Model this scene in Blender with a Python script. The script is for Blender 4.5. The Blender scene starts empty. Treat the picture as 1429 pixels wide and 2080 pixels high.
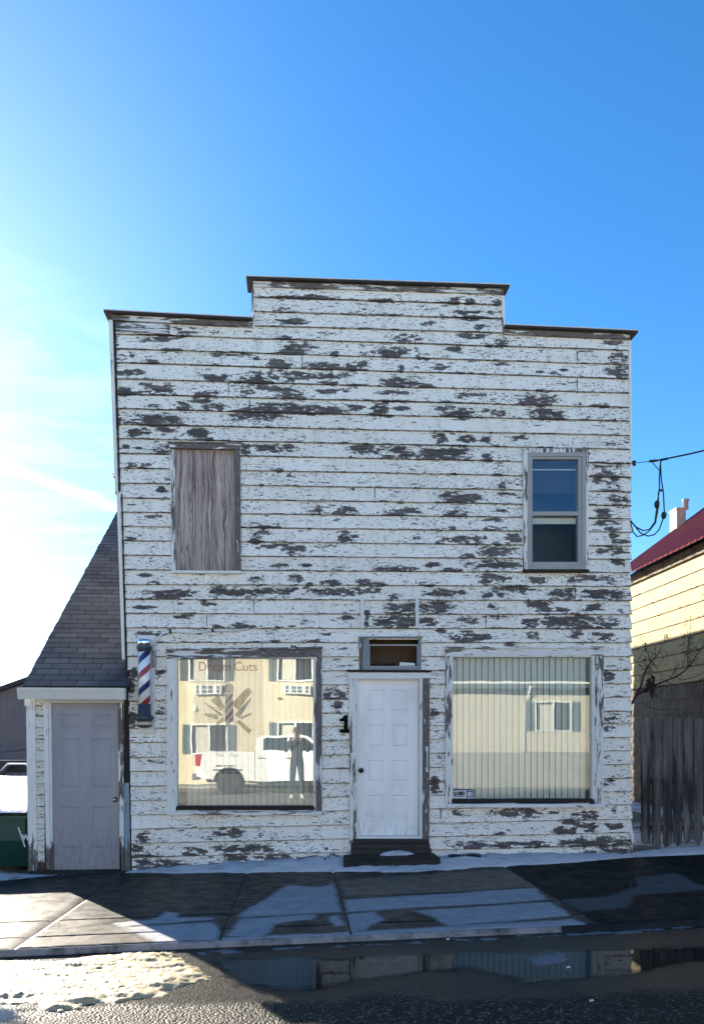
import bpy, bmesh, math, random
import numpy as np
from mathutils import Vector, Matrix, noise as mnoise
random.seed(7)
R = math.radians
SC = bpy.context.scene
COL = SC.collection

# ------------------------------------------------------------------ camera model (measured from the photograph)
F, CX, HY = 1500.0, 714.5, 1490.0
CAM = Vector((0.0, -9.6, 1.7))
PSI = math.atan(111.5 / 1500)
FW = Vector((math.sin(PSI), math.cos(PSI), 0)); RT = Vector((math.cos(PSI), -math.sin(PSI), 0))
def ray(px, py): return FW * F + RT * (px - CX) + Vector((0, 0, HY - py))
def at(px, py, Y=0.0):                       # point on the plane Y = const
    d = ray(px, py); return CAM + d * ((Y - CAM.y) / d.y)
def atx(px, py, X):
    d = ray(px, py); return CAM + d * ((X - CAM.x) / d.x)
def atz(px, py, z=0.0):
    d = ray(px, py); return CAM + d * ((z - CAM.z) / d.z)
def zwall(X): return -0.058 + 0.0178 * (max(-6, min(8, X)) + 2.1)
def ycurb(X): return -3.81 + 0.0826 * (X + 2.67)
CURB = 0.055
def zwalk(X, Y):
    t = max(0.0, min(1.0, Y / ycurb(X))); return zwall(X) * (1 - t) + CURB * t
def atw(px, py):                             # point on the pavement surface
    z = 0.03
    for _ in range(12):
        p = atz(px, py, z); z = zwalk(p.x, p.y)
    return p

# ------------------------------------------------------------------ node helpers
class NM:
    def __init__(s, name):
        s.m = bpy.data.materials.new(name); s.m.use_nodes = True
        s.t = s.m.node_tree; s.t.nodes.clear()
        s.out = s.t.nodes.new('ShaderNodeOutputMaterial')
        s.b = s.t.nodes.new('ShaderNodeBsdfPrincipled')
        s.t.links.new(s.b.outputs[0], s.out.inputs[0]); s._pos = {}
    def n(s, ty, **kw):
        x = s.t.nodes.new(ty)
        for k, v in kw.items(): setattr(x, k, v)
        return x
    def put(s, sock, v):
        if isinstance(v, bpy.types.NodeSocket): s.t.links.new(v, sock)
        elif isinstance(v, (tuple, list)) and len(v) == 3 and len(sock.default_value) == 4: sock.default_value = (*v, 1)
        else: sock.default_value = v
    def pos(s, scale=(1, 1, 1), loc=(0, 0, 0), src='Object'):
        k = (scale, loc, src)
        if k not in s._pos:
            tc = s.n('ShaderNodeTexCoord'); mp = s.n('ShaderNodeMapping')
            s.t.links.new(tc.outputs[src], mp.inputs[0]); mp.inputs['Scale'].default_value = scale; mp.inputs['Location'].default_value = loc
            s._pos[k] = mp.outputs[0]
        return s._pos[k]
    def attr(s, name, out='Fac'):
        a = s.n('ShaderNodeAttribute'); a.attribute_name = name; return a.outputs[out]
    def math(s, op, a, b=0.0, c=None, clamp=False):
        x = s.n('ShaderNodeMath', operation=op); x.use_clamp = clamp
        s.put(x.inputs[0], a); s.put(x.inputs[1], b)
        if c is not None: s.put(x.inputs[2], c)
        return x.outputs[0]
    def vadd(s, a, b):
        x = s.n('ShaderNodeVectorMath', operation='ADD'); s.put(x.inputs[0], a); s.put(x.inputs[1], b); return x.outputs[0]
    def comb(s, x=0.0, y=0.0, z=0.0):
        c = s.n('ShaderNodeCombineXYZ'); s.put(c.inputs[0], x); s.put(c.inputs[1], y); s.put(c.inputs[2], z); return c.outputs[0]
    def sep(s, v):
        c = s.n('ShaderNodeSeparateXYZ'); s.put(c.inputs[0], v); return c.outputs
    def noise(s, vec, scale=5, detail=4, rough=.55, dist=0.0, out=0):
        x = s.n('ShaderNodeTexNoise'); s.put(x.inputs['Vector'], vec); x.inputs['Scale'].default_value = scale
        x.inputs['Detail'].default_value = detail; x.inputs['Roughness'].default_value = rough; x.inputs['Distortion'].default_value = dist
        return x.outputs[out]
    def vor(s, vec, scale=5, feature='F1', out='Distance', rnd=1.0):
        x = s.n('ShaderNodeTexVoronoi', feature=feature); s.put(x.inputs['Vector'], vec); x.inputs['Scale'].default_value = scale
        x.inputs['Randomness'].default_value = rnd; return x.outputs[out]
    def step(s, v, a, b, lo=0.0, hi=1.0):
        x = s.n('ShaderNodeMapRange', interpolation_type='SMOOTHSTEP'); s.put(x.inputs[0], v)
        s.put(x.inputs[1], a); s.put(x.inputs[2], b); s.put(x.inputs[3], lo); s.put(x.inputs[4], hi); return x.outputs[0]
    def mix(s, f, a, b, blend='MIX'):
        x = s.n('ShaderNodeMix', data_type='RGBA', blend_type=blend); s.put(x.inputs[0], f); s.put(x.inputs[6], a); s.put(x.inputs[7], b); return x.outputs[2]
    def ramp(s, v, stops):
        x = s.n('ShaderNodeValToRGB'); s.put(x.inputs[0], v); e = x.color_ramp.elements
        while len(e) < len(stops): e.new(.5)
        for el, (p, c) in zip(e, stops): el.position = p; el.color = (*c, 1)
        return x.outputs[0]
    def bump(s, h, strength=.3, dist=.01, nrm=None):
        x = s.n('ShaderNodeBump'); s.put(x.inputs['Height'], h); x.inputs['Strength'].default_value = strength; x.inputs['Distance'].default_value = dist
        if nrm is not None: s.put(x.inputs['Normal'], nrm)
        return x.outputs[0]
    def fin(s, col=None, rough=None, nrm=None, metal=None, spec=None):
        if col is not None: s.put(s.b.inputs['Base Color'], col)
        if rough is not None: s.put(s.b.inputs['Roughness'], rough)
        if nrm is not None: s.put(s.b.inputs['Normal'], nrm)
        if metal is not None: s.put(s.b.inputs['Metallic'], metal)
        if spec is not None: s.put(s.b.inputs['Specular IOR Level'], spec)
        return s.m

def vary(name, col, rough=.6, amt=.25, scale=6, metal=0.0, bump=.15, fine=60, stretch=(1, 1, 1), spec=.5):
    s = NM(name); p = s.pos(stretch)
    a = s.noise(p, scale, 5, .6); b = s.noise(p, fine, 3)
    f = s.math('ADD', s.math('MULTIPLY', a, .7), s.math('MULTIPLY', b, .3))
    lo = tuple(c * (1 - amt) for c in col); hi = tuple(min(1, c * (1 + amt)) for c in col)
    c = s.ramp(f, [(.3, lo), (.7, hi)])
    r = s.step(a, .3, .7, max(.02, rough - .1), min(1, rough + .1))
    return s.fin(c, r, s.bump(b, bump, .004), metal, spec)

def door_paint(name, col, dirt, z0):
    s = NM(name); q = s.sep(s.pos()); a = s.noise(s.pos((3, 3, 1.2)), 1.0, 5, .6); b = s.noise(s.pos((30, 30, 6)), 1.0, 4, .65); c = s.noise(s.pos((8, 8, 60)), 1.0, 3)
    cc = s.mix(s.step(a, .35, .75), col, tuple(x * .86 for x in col))
    low = s.step(s.math('ADD', q[2], s.math('MULTIPLY', s.math('SUBTRACT', a, .5), .9)), z0 + .75, z0 - .05)
    cc = s.mix(s.math('MULTIPLY', s.math('MULTIPLY', low, s.step(b, .38, .66)), .55), cc, dirt)
    cc = s.mix(s.math('MULTIPLY', s.step(b, .66, .72), .35), cc, dirt); cc = s.mix(s.math('MULTIPLY', s.step(c, .64, .70), .16), cc, dirt)
    return s.fin(cc, s.step(a, .3, .7, .38, .55), s.bump(b, .06, .003), 0, .4)

def wood_cols(s, p, k=1.0, dark=(.030, .026, .027), mid=(.145, .125, .118), light=(.25, .222, .205)):
    g = s.noise(p, 1.0, 6, .62, .3)
    return s.ramp(g, [(.3, tuple(k * c for c in dark)), (.52, tuple(k * c for c in mid)), (.75, tuple(k * c for c in light))]), g

def siding_mat(name, paint=(.87, .845, .795), use_attr=True, thr=.545, k=1.0, along='X', spec=.3):
    """clapboard paint that has flaked off along the grain: attribute 'peel' says where it is worst"""
    s = NM(name)
    rnd = s.attr('rnd'); v = s.attr('v')
    off = s.comb(s.math('MULTIPLY', rnd, 37.0), s.math('MULTIPLY', rnd, 11.0), s.math('MULTIPLY', rnd, 23.0))
    sc = (1, 1, 1) if along == 'X' else (1, 1, 1)
    base = s.vadd(s.pos(sc), off)
    def stretch(a, b):
        mp = s.n('ShaderNodeMapping'); s.t.links.new(base, mp.inputs[0])
        mp.inputs['Scale'].default_value = (a, a if along == 'Y' else 1, b); return mp.outputs[0]
    warp = s.noise(stretch(9, 30), 1.0, 3, .6, 0.0, 1)
    def cell(a, b_, amt):
        vm = s.n('ShaderNodeVectorMath', operation='MULTIPLY_ADD'); s.put(vm.inputs[0], warp); vm.inputs[1].default_value = (amt, amt, amt); s.put(vm.inputs[2], stretch(a, b_))
        x = s.n('ShaderNodeTexVoronoi', feature='F1', distance='CHEBYCHEV'); s.put(x.inputs['Vector'], vm.outputs[0]); x.inputs['Scale'].default_value = 1.0
        return s.sep(x.outputs['Color'])[0], x.outputs['Distance']
    big = s.noise(stretch(3.4, 17), 1.0, 4, .6, .4)             # where whole areas have let go
    c1, d1 = cell(10, 30, .8); c2, d2 = cell(24, 62, 1.0)      # angular flakes of two sizes
    region = s.noise(stretch(.8, 1.4), 1.0, 2)
    peel = s.attr('peel') if use_attr else s.math('MULTIPLY', region, .55)
    f = s.math('ADD', peel, s.math('MULTIPLY', s.math('SUBTRACT', big, .5), .95))
    f = s.math('ADD', f, s.math('MULTIPLY', s.math('SUBTRACT', c1, .5), .74))
    f = s.math('ADD', f, s.math('MULTIPLY', s.math('SUBTRACT', c2, .5), .36))
    f = s.math('ADD', f, s.math('MULTIPLY', s.math('SUBTRACT', rnd, .5), .12))
    edge = s.step(v, .0, .15, .38, 0.0)                         # lower edge of a board wears first
    f2 = s.math('ADD', f, edge)
    m1 = s.step(f2, thr, thr + .03)
    c3, d3 = cell(42, 120, 1.5); c4, d4 = cell(19, 90, 1.5)
    prone = s.math('ADD', s.math('MULTIPLY', s.math('SUBTRACT', big, .53), .40), s.math('ADD', s.math('MULTIPLY', peel, .055), s.math('MULTIPLY', s.math('SUBTRACT', region, .5), .30)))
    m2 = s.math('MULTIPLY', s.step(s.math('ADD', c3, prone), .922, .926), s.step(d3, .42, .34))
    m2b = s.math('MULTIPLY', s.step(s.math('ADD', c4, prone), .934, .938), s.step(d4, .40, .32))
    c5, d5 = cell(11, 52, 2.0); c6, d6 = cell(27, 150, 1.6)
    m2c = s.math('MULTIPLY', s.step(s.math('ADD', c5, prone), .945, .95), s.step(s.math('ADD', d5, s.math('MULTIPLY', s.math('SUBTRACT', c2, .5), .35)), .42, .36))
    m2d = s.math('MULTIPLY', s.step(s.math('ADD', c6, prone), .915, .92), s.step(d6, .40, .34))
    m2 = s.math('MAXIMUM', s.math('MAXIMUM', m2, m2b), s.math('MAXIMUM', m2c, m2d))
    nail = s.vor(stretch(2.6, .01), 1.0, 'F1', 'Distance', .35)
    m3 = s.math('MULTIPLY', s.step(nail, .055, .03), s.math('MULTIPLY', s.step(v, .05, .09), s.step(v, .17, .13)))
    m = s.math('MAXIMUM', s.math('MAXIMUM', m1, m2), m3, clamp=True)
    wood, g = wood_cols(s, stretch(3.5, 150), k)
    deep = s.step(s.math('ADD', f2, s.math('MULTIPLY', rnd, .25)), thr + .22, thr + .85)
    wood = s.mix(s.math('MULTIPLY', deep, .55), wood, (.032 * k, .027 * k, .028 * k))
    tone = s.noise(stretch(1.1, 4), 1.0, 5, .6)
    fine = s.noise(stretch(9, 90), 1.0, 4, .6)
    streak = s.noise(stretch(14, 1.2), 1.0, 4, .6)
    pc = s.mix(s.step(tone, .35, .75), paint, (paint[0] * .94, paint[1] * .92, paint[2] * .86))
    pc = s.mix(s.math('MULTIPLY', s.step(rnd, .2, 1.0), .35), pc, (paint[0] * .86, paint[1] * .86, paint[2] * .84))
    pc = s.mix(s.math('MULTIPLY', s.step(streak, .48, .78), .40), pc, (.52, .45, .33))
    pc = s.mix(s.math('MULTIPLY', s.step(fine, .54, .76), .45), pc, (.45, .43, .40))
    grime = s.math('MULTIPLY', s.step(v, .90, 1.0), s.step(s.noise(stretch(7, 30), 1.0, 3), .35, .6))
    pc = s.mix(s.math('MULTIPLY', grime, .55), pc, (.30, .24, .15))
    lip = s.step(s.math('ADD', v, s.math('MULTIPLY', s.math('SUBTRACT', big, .5), .05)), .054, .034)  # worn, grimy lower edge, painted darker to thicken the shadow line between boards
    rim = s.math('SUBTRACT', s.step(f2, thr - .10, thr - .02), m1, clamp=True)
    pc = s.mix(s.math('MULTIPLY', rim, .45), pc, (.50, .47, .42))
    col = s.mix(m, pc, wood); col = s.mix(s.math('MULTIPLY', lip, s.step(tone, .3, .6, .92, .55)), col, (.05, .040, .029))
    h = s.math('ADD', s.math('MULTIPLY', s.math('SUBTRACT', 1.0, m), 1.0), s.math('MULTIPLY', g, .35))
    h = s.math('ADD', h, s.math('MULTIPLY', fine, .15))
    return s.fin(col, s.step(m, 0, 1, .55, .9), s.bump(h, .55, .004), 0, spec)

def trim_mat(name, amount=.5, vert=True, paint=(.74, .74, .74), k=1.0, seed=0.0):
    s = NM(name); a = (26, 26, 3.2) if vert else (3.2, 26, 26)
    p = s.pos(a, (seed, seed * 2, seed * 3)); pf = s.pos(tuple(x * 4 for x in a), (seed, 0, 0))
    big = s.noise(p, 1.0, 6, .68, .6); fine = s.noise(pf, 1.0, 4, .6)
    low = s.noise(s.pos((1.3, 1.3, 1.3), (seed, 0, 0)), 1.0, 2)
    f = s.math('ADD', big, s.math('MULTIPLY', s.math('SUBTRACT', low, .5), .7))
    thr = .80 - amount * .55
    zz = s.sep(s.pos())[2]; f = s.math('ADD', f, s.step(zz, .55, -.05, 0.0, .30))
    m = s.step(f, thr, thr + .02)
    wood, g = wood_cols(s, pf, k)
    pc = s.mix(s.step(fine, .5, .8), paint, tuple(c * .72 for c in paint))
    cr = s.step(fine, .70, .74)
    pc = s.mix(s.math('MULTIPLY', cr, .6), pc, (.2, .18, .17))
    col = s.mix(m, pc, wood)
    return s.fin(col, .7, s.bump(s.math('ADD', s.math('SUBTRACT', 1.0, m), s.math('MULTIPLY', g, .4)), .6, .004), 0, .3)

# ------------------------------------------------------------------ mesh builder
class MB:
    def __init__(s): s.v = []; s.f = []; s.mi = []; s.sm = []; s.at = {}
    def add(s, vs, fs, mi=0, smooth=False):
        o = len(s.v); s.v += [tuple(x) for x in vs]
        for f in fs: s.f.append(tuple(o + i for i in f)); s.mi.append(mi); s.sm.append(smooth)
        return s
    def hexa(s, p, mi=0):                    # 8 points: bottom ring 0-3, top ring 4-7
        return s.add(p, [(3, 2, 1, 0), (4, 5, 6, 7), (0, 1, 5, 4), (1, 2, 6, 5), (2, 3, 7, 6), (3, 0, 4, 7)], mi)
    def box(s, x0, x1, y0, y1, z0, z1, mi=0):
        return s.hexa([(x0, y0, z0), (x1, y0, z0), (x1, y1, z0), (x0, y1, z0), (x0, y0, z1), (x1, y0, z1), (x1, y1, z1), (x0, y1, z1)], mi)
    def pbox(s, pa, pb, pc, pd, y0, y1, mi=0):
        """box whose front is the quad of pixels pa (top left), pb (top right), pc (bottom right), pd (bottom left) of the facade"""
        q = [at(*pd), at(*pc), at(*pb), at(*pa)]
        lo = [(p.x, y0, p.z) for p in q]; hi = [(p.x, y1, p.z) for p in q]
        return s.hexa([lo[0], lo[1], hi[1], hi[0], lo[3], lo[2], hi[2], hi[3]], mi)
    def prism(s, pts, y0, y1, mi=0):         # polygon (x,z) extruded along Y
        n = len(pts)
        vs = [(x, y0, z) for x, z in pts] + [(x, y1, z) for x, z in pts]
        fs = [tuple(range(n)), tuple(range(2 * n - 1, n - 1, -1))] + [(i + n, (i + 1) % n + n, (i + 1) % n, i) for i in range(n)]
        return s.add(vs, fs, mi)
    def prismx(s, pts, x0, x1, mi=0):        # polygon (y,z) extruded along X
        n = len(pts)
        vs = [(x0, y, z) for y, z in pts] + [(x1, y, z) for y, z in pts]
        fs = [tuple(range(n)), tuple(range(2 * n - 1, n - 1, -1))] + [(i + n, (i + 1) % n + n, (i + 1) % n, i) for i in range(n)]
        return s.add(vs, fs, mi)
    def lathe(s, c, prof, axis='Z', seg=24, mi=0, cap=True):
        vs = []; fs = []; n = len(prof)
        for k in range(seg):
            a = 2 * math.pi * k / seg; ca, sa = math.cos(a), math.sin(a)
            for r, h in prof:
                if axis == 'Z': vs.append((c[0] + r * ca, c[1] + r * sa, c[2] + h))
                elif axis == 'Y': vs.append((c[0] + r * ca, c[1] + h, c[2] + r * sa))
                else: vs.append((c[0] + h, c[1] + r * ca, c[2] + r * sa))
        for k in range(seg):
            k2 = (k + 1) % seg
            for i in range(n - 1): fs.append((k * n + i, k2 * n + i, k2 * n + i + 1, k * n + i + 1))
        s.add(vs, fs, mi, True)
        if cap:
            o = len(s.v) - len(vs)
            for i in (0, n - 1):
                if prof[i][0] > 1e-5: s.f.append(tuple(o + k * n + i for k in range(seg))); s.mi.append(mi); s.sm.append(False)
        return s
    def tube(s, pts, r, seg=8, mi=0):
        pts = [Vector(p) for p in pts]; rs = r if isinstance(r, (list, tuple)) else [r] * len(pts)
        vs = []; fs = []; n = len(pts); up = Vector((0.13, .21, .97))
        for i, p in enumerate(pts):
            d = (pts[min(i + 1, n - 1)] - pts[max(i - 1, 0)]).normalized()
            a = d.cross(up)
            if a.length < .05: a = d.cross(Vector((1, 0, 0)))
            a.normalize(); b = d.cross(a)
            for k in range(seg):
                t = 2 * math.pi * k / seg; vs.append(p + (a * math.cos(t) + b * math.sin(t)) * rs[i])
        for i in range(n - 1):
            for k in range(seg): fs.append((i * seg + k, i * seg + (k + 1) % seg, (i + 1) * seg + (k + 1) % seg, (i + 1) * seg + k))
        fs += [tuple(range(seg - 1, -1, -1)), tuple((n - 1) * seg + k for k in range(seg))]
        return s.add(vs, fs, mi, True)
    def ell(s, c, r, mi=0, seg=16, rings=10, rot=None):
        vs = []; fs = []
        for i in range(rings + 1):
            t = math.pi * i / rings
            for k in range(seg):
                a = 2 * math.pi * k / seg
                p = Vector((r[0] * math.sin(t) * math.cos(a), r[1] * math.sin(t) * math.sin(a), r[2] * math.cos(t)))
                if rot: p = rot @ p
                vs.append(p + Vector(c))
        for i in range(rings):
            for k in range(seg): fs.append((i * seg + k, (i + 1) * seg + k, (i + 1) * seg + (k + 1) % seg, i * seg + (k + 1) % seg))
        return s.add(vs, fs, mi, True)
    def build(s, name, mats, parent=None, bevel=0.0, kind=None):
        base = Vector((0, 0, 0)); q = parent
        while q: base = base + q.location; q = q.parent
        me = bpy.data.meshes.new(name)
        me.from_pydata([(x - base.x, y - base.y, z - base.z) for x, y, z in s.v], [], s.f)
        for m in (mats if isinstance(mats, (list, tuple)) else [mats]): me.materials.append(m)
        me.polygons.foreach_set('material_index', s.mi); me.polygons.foreach_set('use_smooth', s.sm)
        for k, vals in s.at.items():
            a = me.attributes.new(k, 'FLOAT', 'POINT'); a.data.foreach_set('value', vals)
        bm = bmesh.new(); bm.from_mesh(me); bmesh.ops.recalc_face_normals(bm, faces=bm.faces); bm.to_mesh(me); bm.free()
        me.update(); o = bpy.data.objects.new(name, me); COL.objects.link(o)
        if parent: o.parent = parent
        if bevel:
            b = o.modifiers.new('bevel', 'BEVEL'); b.width = bevel; b.segments = 2; b.limit_method = 'ANGLE'; b.angle_limit = R(40)
        if kind: o['kind'] = kind
        return o

def thing(name, loc, label, cat, group=None):
    o = bpy.data.objects.new(name, None); COL.objects.link(o); o.location = loc; o.empty_display_size = .2
    return tag(o, label, cat, group)
def tag(o, label, cat, group=None, kind=None):
    o['label'] = label; o['category'] = cat
    if group: o['group'] = group
    if kind: o['kind'] = kind
    return o
def hexc(*c): return tuple(((x / 255 + .055) / 1.055) ** 2.4 if x > 10 else x / 255 / 12.92 for x in c)
def fbm(x, y, z=0.0, o=4): return mnoise.fractal(Vector((x, y, z)), 1.0, 2.0, o)
def text_mesh(name, txt, size, loc, mat, parent=None, sx=1.0, depth=.0008, align='LEFT', fat=0.0):
    cu = bpy.data.curves.new('lettering', 'FONT'); cu.body = txt; cu.size = size; cu.extrude = depth; cu.align_x = align; cu.offset = fat
    ob = bpy.data.objects.new('lettering', cu); COL.objects.link(ob)
    me = bpy.data.meshes.new_from_object(ob.evaluated_get(bpy.context.evaluated_depsgraph_get()))
    bpy.data.objects.remove(ob); me.name = name
    base = Vector((0, 0, 0)); q = parent
    while q: base = base + q.location; q = q.parent
    M = Matrix.Translation(Vector(loc) - base) @ Matrix.Rotation(R(90), 4, 'X') @ Matrix.Diagonal((sx, 1, 1, 1))
    me.transform(M); me.materials.clear(); me.materials.append(mat)
    o = bpy.data.objects.new(name, me); COL.objects.link(o)
    if parent: o.parent = parent
    return o
SKY_STR, SKY_SAT, SUN, EXPO = .066, 1.25, 4.6, 2.15
GLOW = (1.8, .4); CLOUD = .7; TRAIL = 1.0
# ------------------------------------------------------------------ materials
M = {}
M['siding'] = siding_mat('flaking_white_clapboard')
M['shed_siding'] = siding_mat('worn_white_shed_boards', (.72, .70, .64), False, .80)
M['side_siding'] = siding_mat('side_clapboard', (.78, .78, .75), False, .66, along='Y')
M['yellow'] = siding_mat('faded_yellow_boards', (.43, .365, .20), False, .74, along='Y', spec=.03)
M['brown_boards'] = siding_mat('dark_brown_stained_boards', (.062, .036, .022), False, .98, .7, along='Y', spec=.1)
M['trim'] = trim_mat('flaking_white_trim', .46, True, (.76, .745, .71))
M['trim_h'] = trim_mat('flaking_white_trim_level', .42, False)
M['trim_bad'] = trim_mat('bare_grey_trim', .78, True, seed=3.1)
M['trim_bad_h'] = trim_mat('bare_grey_head_trim', .66, False, seed=5.3)
M['trim_ok'] = trim_mat('white_trim_fair', .26, True, (.77, .755, .72), seed=1.7)
M['trim_ok_h'] = trim_mat('white_trim_fair_level', .16, False, seed=2.7)
M['cream_h'] = trim_mat('cream_trim_level', .10, False, (.66, .62, .50), seed=8.2)
M['white_dirty'] = vary('white_painted_metal', (.70, .70, .68), .45, .12, 4, fine=40, bump=.05)
M['cap_dark'] = vary('weathered_dark_cap_board', (.034, .029, .026), .85, .6, 9, stretch=(.4, 1, 3))
M['cap_metal'] = vary('pale_cap_flashing', (.62, .63, .64), .4, .12, 5)
M['dark'] = vary('rotten_dark_wood', (.022, .016, .013), .9, .5, 8)
M['black'] = vary('black_rubber', (.010, .010, .011), .6, .4, 12)
M['inside'] = vary('dim_room_plaster', (.10, .095, .085), .9, .2, 2)
M['alu'] = vary('dull_aluminium', (.34, .335, .325), .6, .14, 5, metal=.0, spec=.2)
M['alu_grey'] = vary('grey_blue_old_frame', (.20, .23, .26), .6, .25, 8)
M['door_white'] = door_paint('white_door_paint', (.86, .86, .86), (.30, .27, .23), .1)
M['door_grey'] = door_paint('mauve_grey_door_paint', (.315, .31, .345), (.14, .125, .12), .0)
M['knob_dark'] = vary('dark_bronze', (.03, .027, .025), .35, .2, 10, metal=.8)
M['brass'] = vary('worn_steel_knob', (.42, .40, .36), .3, .2, 10, metal=.9)
M['chrome'] = vary('polished_chrome', (.75, .77, .80), .10, .05, 8, metal=1.0, bump=.02)
M['gunmetal'] = vary('grey_painted_casting', (.075, .08, .095), .4, .25, 10, metal=.4)
M['lens'] = vary('amber_glass_lamp', (.62, .50, .30), .15, .3, 40, bump=.3)
M['conduit'] = vary('white_plastic_pipe', (.66, .67, .66), .4, .1, 8)
M['numeral'] = vary('black_painted_numeral', (.004, .004, .0045), .8, .3, 20, spec=.1)
M['blinds'] = vary('ivory_vinyl_blind', (.76, .74, .68), .5, .06, 1.5, bump=.03)
M['curtain'] = vary('dull_green_curtain', (.20, .27, .22), .85, .2, 3)
M['teal'] = trim_mat('pale_blue_old_board', .45, True, (.22, .33, .40), seed=4.4)
M['rust'] = vary('rust_brown_wood', (.075, .040, .028), .85, .5, 9)
def glass(name, refl, tint=(.96, .98, .96), rough=0.0, wav=.0):
    s = NM(name); tr = s.n('ShaderNodeBsdfTransparent'); tr.inputs[0].default_value = (.93, .95, .93, 1)
    gl = s.n('ShaderNodeBsdfGlossy'); gl.inputs['Color'].default_value = (*tint, 1); gl.inputs['Roughness'].default_value = rough
    if wav:
        h = s.noise(s.pos((1.2, 1, 1.6)), 1.0, 2); s.put(gl.inputs['Normal'], s.bump(h, wav, .02))
    mx = s.n('ShaderNodeMixShader'); lw = s.n('ShaderNodeLayerWeight'); lw.inputs[0].default_value = .25
    s.put(mx.inputs[0], s.math('ADD', refl, s.math('MULTIPLY', lw.outputs['Fresnel'], .3), clamp=True))
    s.t.links.new(tr.outputs[0], mx.inputs[1]); s.t.links.new(gl.outputs[0], mx.inputs[2]); s.t.links.new(mx.outputs[0], s.out.inputs[0])
    return s.m
M['glass'] = glass('old_plate_glass', .165, wav=.03)
M['glass_dull'] = glass('dusty_plate_glass', .085, wav=.03)
M['sash_glass'] = glass('sash_glass', .045, (.75, .85, 1.0), wav=.02)
def ply():
    s = NM('weathered_plywood'); x = s.sep(s.pos())
    warp = s.noise(s.pos((3.0, 1, .9)), 1.0, 3); w2 = s.noise(s.pos((11, 1, 2.6)), 1.0, 3)
    u = s.math('ADD', s.math('ADD', s.math('MULTIPLY', x[0], 30), s.math('MULTIPLY', warp, 6)), s.math('MULTIPLY', w2, 1.6))
    g1 = s.noise(s.comb(u, 0.0, s.math('MULTIPLY', x[2], .5)), 1.0, 2, .5); g2 = s.noise(s.comb(s.math('MULTIPLY', u, 3.1), 3.0, s.math('MULTIPLY', x[2], .8)), 1.0, 3, .6)
    fine = s.noise(s.pos((120, 1, 4)), 1.0, 4)
    rid = s.step(s.math('ABSOLUTE', s.math('SUBTRACT', g2, .5)), .0, .10)
    b = s.math('ADD', s.math('ADD', s.math('MULTIPLY', g1, .55), s.math('MULTIPLY', fine, .3)), s.math('MULTIPLY', rid, .28))
    c = s.ramp(b, [(.40, (.11, .082, .072)), (.54, (.34, .265, .24)), (.72, (.55, .46, .41))])
    low = s.noise(s.pos((4, 1, .9)), 1.0, 3)
    c = s.mix(s.math('MULTIPLY', s.step(low, .48, .70), .45), c, (.13, .11, .112))
    z = x[2]; st = s.noise(s.pos((22, 1, 1.2)), 1.0, 3)
    rust = s.math('MULTIPLY', s.step(s.math('ADD', z, s.math('MULTIPLY', st, .5)), 5.46, 5.70), .7)
    c = s.mix(rust, c, (.20, .075, .03))
    kn = s.vor(s.pos((5.5, 1, 2.6), (.35, 0, .2)), 1.0, 'F1', 'Distance')
    c = s.mix(s.math('MULTIPLY', s.step(kn, .085, .05), .85), c, (.035, .026, .026))
    return s.fin(c, .85, s.bump(b, .25, .003), 0, .2)
M['ply'] = ply()

# ------------------------------------------------------------------ the storefront's clapboard face
LL = [596, 626, 655, 680, 710, 738, 771, 802, 831, 863, 892, 922, 952, 982, 1012, 1041, 1070, 1099, 1128.5, 1158, 1188, 1218, 1247, 1276, 1305.5, 1334, 1364, 1393, 1424, 1451, 1480, 1509, 1539, 1568, 1598, 1627, 1656.5, 1685, 1714, 1742, 1771]
RL = [629, 657, 685, 713, 742, 771, 800, 829, 857, 886, 914, 943, 971, 1000, 1028, 1055, 1082, 1110, 1137, 1164, 1192, 1221, 1249, 1278, 1306, 1334, 1362, 1389, 1416.5, 1445, 1470, 1498, 1525, 1553, 1581, 1608, 1635, 1664, 1691, 1717, 1741]
LL = [566] + LL; RL = [600] + RL
XLp = ([560, 660, 920, 1130, 1280, 1500, 1775], [230, 232, 239, 248, 258, 264, 269])
XRp = ([560, 685, 960, 1200, 1500, 1745], [1272, 1273, 1277, 1278, 1279, 1280])
OPEN = [(356, 1334, 640, 1645), (914, 1332, 1204, 1632), (722, 1376, 853, 1728), (740, 1299, 850, 1360), (352, 912, 482, 1161), (1070, 924, 1184, 1158)]

def parse(t): return [tuple(float(v) for v in q.split(',')) for q in t.split(';') if q.strip()]
PATCH = []
def patches(ox, oy, sc, txt):
    for q in parse(txt):
        x0, x1, y0, y1 = q[:4]; st = q[4] if len(q) > 4 else 1.0
        PATCH.append((ox + (x0 + x1) / 2 / sc, oy + (y0 + y1) / 2 / sc, (x1 - x0) / 2 / sc, (y1 - y0) / 2 / sc, st))
patches(210, 640, 3.862, """290,560,160,215;480,610,265,285;85,180,310,360;830,1140,300,325;210,240,290,330;300,420,350,385;1280,1429,350,420;1180,1230,335,355;110,330,430,480;770,960,470,515;1050,1360,470,545;1150,1429,440,480,.7;250,550,540,625;100,250,570,630;740,900,600,640;1070,1200,560,640,.6;1200,1429,555,605;560,680,690,750;670,850,655,690;780,930,700,745;900,940,720,770;1120,1420,725,800;1150,1429,690,710;340,460,710,740;220,660,780,870;100,140,780,860;600,660,840,870;180,350,895,950;420,620,890,920;650,820,890,960;980,1429,770,830;810,860,965,990;160,200,1010,1050;260,290,1035,1060;1080,1140,1020,1081;1200,1429,1020,1060;80,130,170,260;560,720,95,165,.6;840,910,120,150,.7""")
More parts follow.
